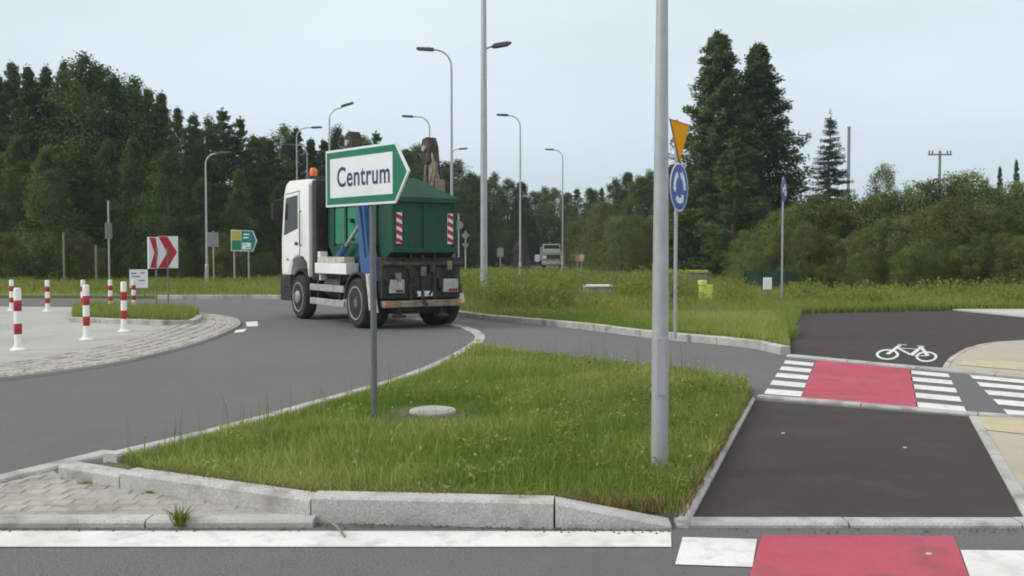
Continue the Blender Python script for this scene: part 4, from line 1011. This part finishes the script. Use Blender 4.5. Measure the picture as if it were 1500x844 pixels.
# cab
CX0, CX1 = WB-.62, WB+1.28
prof = [(CX0,1.02),(CX0,3.22),(CX0+.10,3.33),(CX1-.62,3.36),(CX1-.38,3.28),(CX1-.22,3.05),(CX1-.02,1.95),(CX1,1.30),(CX1-.02,1.02),(WB+.66,1.02),(WB+.60,1.20),(WB+.42,1.42),(WB+.15,1.50),(WB-.2,1.50),(WB-.45,1.36),(WB-.56,1.18),(WB-.58,1.02)]
MB().prism(prof, 'y', -W2+.04, W2-.04, .045).build('cab', 'truck_white', T, True)
for s in (1,-1):
    y0 = s*(W2-.04)
    dr = MB().prism([(WB-.02,1.56),(WB+.3,1.50),(WB+.62,1.32),(WB+.75,1.10),(CX1-.14,1.10),(CX1-.14,1.95),(CX1-.36,3.02),(WB-.02,3.06)], 'y', min(y0,y0+s*.014), max(y0,y0+s*.014), .004).build('door', 'truck_white', T)
    MB().prism([(WB+.06,2.18),(CX1-.24,2.02),(CX1-.42,2.94),(WB+.06,2.98)], 'y', min(y0+s*.012,y0+s*.020), max(y0+s*.012,y0+s*.020)).build('window', 'glass', dr)
    MB().box(WB+.06,WB+.24,min(y0+s*.012,y0+s*.04),max(y0+s*.012,y0+s*.04),1.78,1.85,.006).build('handle', 'truck_black', dr)
    for q_ in (((WB-.045,1.50),(WB-.025,1.50),(WB-.025,3.10),(WB-.045,3.10)), ((WB-.04,3.065),(CX1-.34,3.025),(CX1-.34,3.045),(WB-.04,3.085))):
        MB().prism(list(q_), 'y', min(y0,y0+s*.004), max(y0,y0+s*.004)).build('door_seam', 'truck_black', T)
    MB().tube([(WB-.14,y0,1.75),(WB-.14,y0+s*.05,1.80),(WB-.14,y0+s*.05,2.55),(WB-.14,y0,2.60)], .014, 7).build('grab_rail', 'truck_black', T, True)
    MB().box(WB+.70,WB+.84,min(y0+s*.012,y0+s*.03),max(y0+s*.012,y0+s*.03),1.40,1.46,.004).build('side_marker', 'amber', T)
    MB().box(WB+.62,CX1-.05,min(y0-s*.3,y0+s*.01),max(y0-s*.3,y0+s*.01),.42,.72,.02).build('cab_step', 'truck_black', T)
    MB().box(WB+.64,CX1-.04,min(y0-s*.3,y0+s*.004),max(y0-s*.3,y0+s*.004),.735,1.06,.02).build('cab_step', 'truck_black', T)
    mrr = MB().box(CX1-.02,CX1+.12,min(y0+s*.06,y0+s*.22),max(y0+s*.06,y0+s*.22),2.42,2.84,.03).build('mirror', 'truck_black', T)
    MB().tube([(CX1-.16,y0-s*.03,2.95),(CX1+.05,y0+s*.18,2.86),(CX1+.05,y0+s*.18,2.74)], .018, 6).build('mirror_arm', 'truck_black', mrr)
    # front mudguard
    pts = [(WB+.66*math.cos(a), .55+.66*math.sin(a)) for a in [math.pi*k/10 for k in range(11)]]; pin = [(WB+.62*math.cos(a), .55+.62*math.sin(a)) for a in [math.pi*k/10 for k in range(11)]]
    MB().prism(pts+pin[::-1], 'y', min(y0-s*.36,y0-s*.02), max(y0-s*.36,y0-s*.02)).build('mudguard', 'truck_black', T)
MB().box(CX1-.30,CX1+.06,-W2+.02,W2-.02,.40,1.0,.05).build('front_bumper', 'truck_black', T)
MB().prism([(-1.0,2.02),(1.0,2.02),(.95,2.95),(-.95,2.95)], 'x', CX1-.09, CX1-.06).build('windscreen_frame', 'truck_black', T)
MB().box(CX0-.012,CX0+.01,-.80,.80,2.25,2.85,.004).build('rear_window', 'glass', T)
bp = MB().box(CX0+.25,CX0+.60,-.55,.95,3.34,3.42,.015).build('beacon_bar', 'truck_black', T)
for yy in (.80,.05): MB().lathe([(.085,3.42),(.09,3.46),(.085,3.58),(.05,3.63)], c=(CX0+.42,yy,0), n=16).build('beacon', 'amber', bp, True)
# intake stack and gap behind the cab
MB().box(CX0-.30,CX0-.04,W2-.42,W2-.10,.95,3.30,.04).build('intake_stack', 'truck_black', T)
MB().box(CX0-.28,CX0-.06,W2-.95,W2-.50,2.0,2.55,.02).build('headboard_box', 'truck_grey', T)
MB().box(CX0-.22,CX0-.08,-W2+.1,W2-.12,1.10,1.95,.02).build('headboard', 'truck_black', T)
# side equipment
for s in (1,-1):
    a, b = (W2-.34, W2-.04) if s > 0 else (-W2+.04, -W2+.34)
    MB().box(.60,2.42,a,b,1.12,1.36,.015).build('side_locker', 'truck_white', T)
    MB().box(.75,2.30,a+.02,b-.02,1.365,1.50,.01).build('locker_top', 'plate_cream', T)
    MB().box(2.24,2.40,a+.05,b-.06,.95,1.62,.02).build('upright', 'truck_white', T)
    for z_ in (.40,.72): MB().box(.72,2.72,s*(W2-.05)-.02,s*(W2-.05)+.02,z_,z_+.15,.012).build('side_guard', 'truck_grey', T)
    for x_ in (1.0,2.3): MB().box(x_,x_+.06,s*(W2-.10)-.025,s*(W2-.10)+.025,.40,1.1).build('guard_bracket', 'truck_black', T)
    MB().lathe([(.24,1.15),(.26,1.2),(.26,2.1),(.24,2.15)], 'x', (0, s*(W2-.38), .80), 16).build('tank', 'truck_dirty', T, True)
    # rear mudguard with white flap
    pts = [(.66*math.cos(a), .55+.64*math.sin(a)) for a in [math.pi*(.02+.96*k/12) for k in range(13)]]; pin = [(.62*math.cos(a), .55+.60*math.sin(a)) for a in [math.pi*(.02+.96*k/12) for k in range(13)]]
    MB().prism(pts+pin[::-1], 'y', min(s*(W2-.58),s*(W2-.01)), max(s*(W2-.58),s*(W2-.01))).build('mudguard', 'truck_dirty', T)
    MB().prism([(-.60,1.12),(-.50,1.16),(-.66,.42),(-.84,.36)] if s > 0 else [(-.60,.80),(-.55,.82),(-.62,.52),(-.72,.50)], 'y', min(s*(W2-.14),s*(W2+.0)), max(s*(W2-.14),s*(W2+.0)), .008).build('rear_flap', 'plate_cream', T)
    # lifting arm: bent blue beam
    ya, yb = (W2-.30, W2-.10) if s > 0 else (-W2+.10, -W2+.30)
    MB().prism([(-.72,1.0),(-.08,1.0),(.06,1.7),(.20,2.80),(.02,2.90),(-.14,2.80),(-.38,1.7)], 'y', ya, yb, .015).build('lifting_arm', 'truck_blue', T)
    ym = (ya+yb)/2
    MB().prism([(-.02,2.55),(.22,2.50),(.56,3.86),(.36,3.92)], 'y', ya+.035, yb-.035, .012).build('arm_extension', 'rusty', T)
    hdp = MB().prism([(.28,3.62),(.62,3.58),(.74,3.92),(.66,4.16),(.46,4.20),(.34,3.98)], 'y', ya-.03, yb+.03, .02).build('arm_head', 'truck_dirty', T)
    MB().tube([(.52,ya-.08,3.95),(.52,yb+.08,3.95)], .07, 12).build('head_pin', 'truck_grey', hdp)
    for q, (dx_, sl_) in enumerate(((-.16,.10),(-.30,.32),(.14,-.08))):
        pts = [(.46+dx_*.2,ym+.04*q,3.92),(.40+dx_,ym-s*.10,3.45),(.30+dx_+sl_*.3,ym-s*.20,3.0),(.35+sl_,s*(SWk+.02),2.66)]
        MB().tube(pts, .030, 7).build('chain', 'rusty', T, True)
    MB().box(.02,.30,ya-.02,yb+.02,2.92,3.22,.02).build('arm_collar', 'rusty', T)
    MB().tube([(-.30,ym+s*.10,1.5),(-.10,ym+s*.12,2.4),(.25,ym+s*.12,3.4),(.45,ym+s*.10,3.8)], .025, 8).build('hydraulic_hose', 'truck_black', T, True)
    MB().tube([(1.70,(ya+yb)/2,1.30),(.95,(ya+yb)/2,1.75)], .075, 12).build('arm_cylinder', 'truck_blue', T, True); MB().tube([(.95,(ya+yb)/2,1.75),(.02,(ya+yb)/2,2.3)], .04, 10).build('piston', 'truck_grey', T, True)
MB().box(1.1,2.5,-.6,.6,1.105,1.45,.02).build('bed_cover', 'truck_blue', T)
# rear end
MB().box(-.92,-.70,-.90,.90,.46,.60,.02).build('rear_bumper', 'rusty', T)
MB().box(-.86,-.62,-.92,.92,.64,1.50,.02).build('rear_frame', 'truck_black', T)
for y_, w_ in ((.62,.32),(-.64,.36)):
    lb = MB().box(-.96,-.865,y_-w_/2,y_+w_/2,.76,1.04,.012).build('lamp_box', 'truck_grey', T)
    MB().box(-.968,-.962,y_-w_/2+.03,y_+w_/2-.12,.78,.83).build('lens', 'tail_red', lb)
MB().box(-.875,-.862,-.30,.12,.68,.79).build('number_plate', 'sign_white', T)
for y_ in (-.28,.0,.28): MB().box(-.90,-.865,y_-.035,y_+.035,.62,1.55,.008).build('rear_rib', 'truck_dirty', T)
MB().tube([(-.80,0,.55),(-1.0,0,.56),(-1.05,0,.50)], .04, 8).build('tow_hitch', 'truck_dirty', T)
for y_ in (.5,-.5): MB().tube([(-.70,y_,.70),(-.78,y_,.30)], .05, 8).build('stabiliser_leg', 'truck_dirty', T); MB().box(-.88,-.66,y_-.12,y_+.12,.24,.30,.01).build('stabiliser_foot', 'truck_dirty', T)
for y_ in (.34,-.34): MB().tube([(-.88,y_,1.34),(-.94,y_*.9,1.12),(-.90,y_*.7,.84),(-.92,y_*.4,.70)], .022, 8).build('hose', 'truck_dirty', T, True)
MB().tube([(-.90,-.95,1.36),(-.90,.95,1.36)], .055, 12).build('cross_tube', 'truck_dirty', T, True)
for y_ in (.80,-.80): MB().box(-.90,-.50,y_-.09,y_+.09,1.05,1.50,.03).build('hinge_block', 'truck_dirty', T)
for y_ in (.86,-.86): MB().box(-.94,-.915,y_-.04,y_+.04,.51,.56,.006).build('reflector', 'amber', T)
for k_ in range(9):
    y_ = -.80+.2*k_; z_ = 1.15+.22*math.sin(k_*2.3)
    MB().box(-.93-.03*(k_%2),-.84,y_-.07,y_+.05,z_-.09,z_+.11,.015).build('fitting', ('truck_dirty','rusty','truck_black')[k_%3], T)
MB().box(-.60,-.20,-.55,.55,.30,.52,.04).build('underbody', 'truck_dirty', T)
# closed skip: a thing of its own resting on the loader bed
K = thing('skip', 'closed dark green skip with ridged lid and striped markers carried on the truck', 'skip', (org.x, org.y, .002), TA)
side = [(-.10,1.112),(1.75,1.112),(2.38,1.75),(2.38,2.74),(-.98,2.74),(-.98,1.62),(-.86,1.56)]
SW = .76
MB().prism(side, 'y', -SW, SW, .012).build('body', 'skip_green', K)
MB().prism([(-.98,2.735),(2.38,2.735),(2.1,3.08),(-.62,3.08)], 'y', -.0, .0)
rid = MB(); rid.add([(-1.02,-SW-.04,2.742),(2.42,-SW-.04,2.742),(2.42,SW+.04,2.742),(-1.02,SW+.04,2.742),(-.60,-.02,3.16),(1.95,-.02,3.16),(1.95,.30,3.16),(-.60,.30,3.16)],
        [(3,2,1,0),(4,5,6,7),(0,1,5,4),(1,2,6,5),(2,3,7,6),(3,0,4,7)]); rid.build('lid', 'skip_green', K)
for s in (1,-1):
    yy = s*SW
    MB().box(-1.03,2.43,min(yy-s*.01,yy+s*.06),max(yy-s*.01,yy+s*.06),2.66,2.74,.008).build('top_rim', 'skip_green', K)
    for x_ in (-.35,.45,1.25,1.95): MB().box(x_,x_+.09,min(yy+s*.002,yy+s*.05),max(yy+s*.002,yy+s*.05),1.75,2.655).build('side_rib', 'skip_green', K)
    for x_ in (-.26,.54,1.34): MB().box(x_+.004,x_+.70,min(yy+s*.002,yy+s*.012),max(yy+s*.002,yy+s*.012),1.80,2.60).build('side_panel', 'skip_light', K)
    for zz in (1.9,2.3): MB().tube([(.9,yy,zz),(.9,yy+s*.10,zz)], .05, 10).build('lifting_pin', 'truck_dirty', K)
MB().box(-1.05,-.982,-SW-.03,SW+.03,2.64,2.735,.008).build('end_rim', 'skip_green', K); MB().box(-1.03,-.982,-SW,SW,1.60,1.70,.008).build('end_rim', 'skip_green', K)
for y_ in (-SW+.05,0,SW-.05): MB().box(-1.015,-.982,y_-.04,y_+.04,1.705,2.635).build('end_rib', 'skip_green', K)
for y_ in (.62,-.62):
    mk = MB().box(-1.0,-.984,y_-.085,y_+.085,1.78,2.42).build('marker_board', 'sign_white', K)
    sg = 1
    for i in range(4):
        z_ = 1.76+i*.165; MB().prism([(y_-.085,max(z_,1.78)),(y_+.085,z_+.08),(y_+.085,min(z_+.17,2.42)),(y_-.085,z_+.09)], 'x', -1.005, -.9995).build('red_stripe', 'sign_red', mk)

# ------------------------------------------------------------------ distant lorry and its road
struct(sheet('far_road', [(-.6,58),(2.6,58),(7.2,100),(9.0,130),(5.0,130),(1.4,90)], VZ+.006, 'asphalt'))
d = 84; kx = d/FPX; t = thing('lorry', 'distant grey lorry facing this way on the far road among the weeds', 'lorry', ((811-750)*kx, d, VZ+.006))
zt = D(811,361,d).z - VZ
MB().box(-1.0,.95,0.1,1.7,.75,1.62,.06).build('cab', 'far_grey', t)
MB().prism([(.2,1.615),(1.6,1.615),(1.5,2.25),(.45,2.25)], 'x', -.92, .60, .03).build('cab_roof', 'far_grey', t)
MB().prism([(-.85,1.68),(.53,1.68),(.48,2.15),(-.8,2.15)], 'y', .28, .33).build('windscreen', 'glass', t)
MB().box(-1.06,-.55,1.75,4.6,.8,zt-.05,.03).build('load_side', 'far_grey', t); MB().box(-.55,1.0,1.75,4.6,.8,zt-.75,.03).build('load_box', 'far_grey', t)
MB().box(-.6,.6,.06,.11,.95,1.30).build('grille', 'truck_black', t); MB().box(-1.02,.98,0.0,.3,.42,.74,.04).build('bumper', 'truck_grey', t)
for xx in (-.8,.75): MB().box(xx-.13,xx+.13,.05,.099,.98,1.18).build('headlight', 'sign_white', t)
for xx in (-.82,.78):
    for yy in (.8,3.6): MB().lathe([(.30,xx-.14),(.44,xx-.13),(.44,xx+.13),(.30,xx+.14)], 'x', (0,yy,.44), 18).build('wheel', 'tyre', t)

# ------------------------------------------------------------------ thin summer haze
hm = bpy.data.materials.new('haze_air'); hm.use_nodes = True; t_ = hm.node_tree; t_.nodes.clear()
ho = t_.nodes.new('ShaderNodeOutputMaterial'); hv = t_.nodes.new('ShaderNodeVolumePrincipled')
hv.inputs['Color'].default_value = (.86,.90,.92,1); hv.inputs['Density'].default_value = .0005; hv.inputs['Anisotropy'].default_value = .2
t_.links.new(hv.outputs[0], ho.inputs['Volume'])
hz = MB().box(-910,910,-70,1510,-1.1,24).build('haze', hm); tag(hz, 'thin pale summer haze hanging over the whole place', 'haze', kind='stuff')
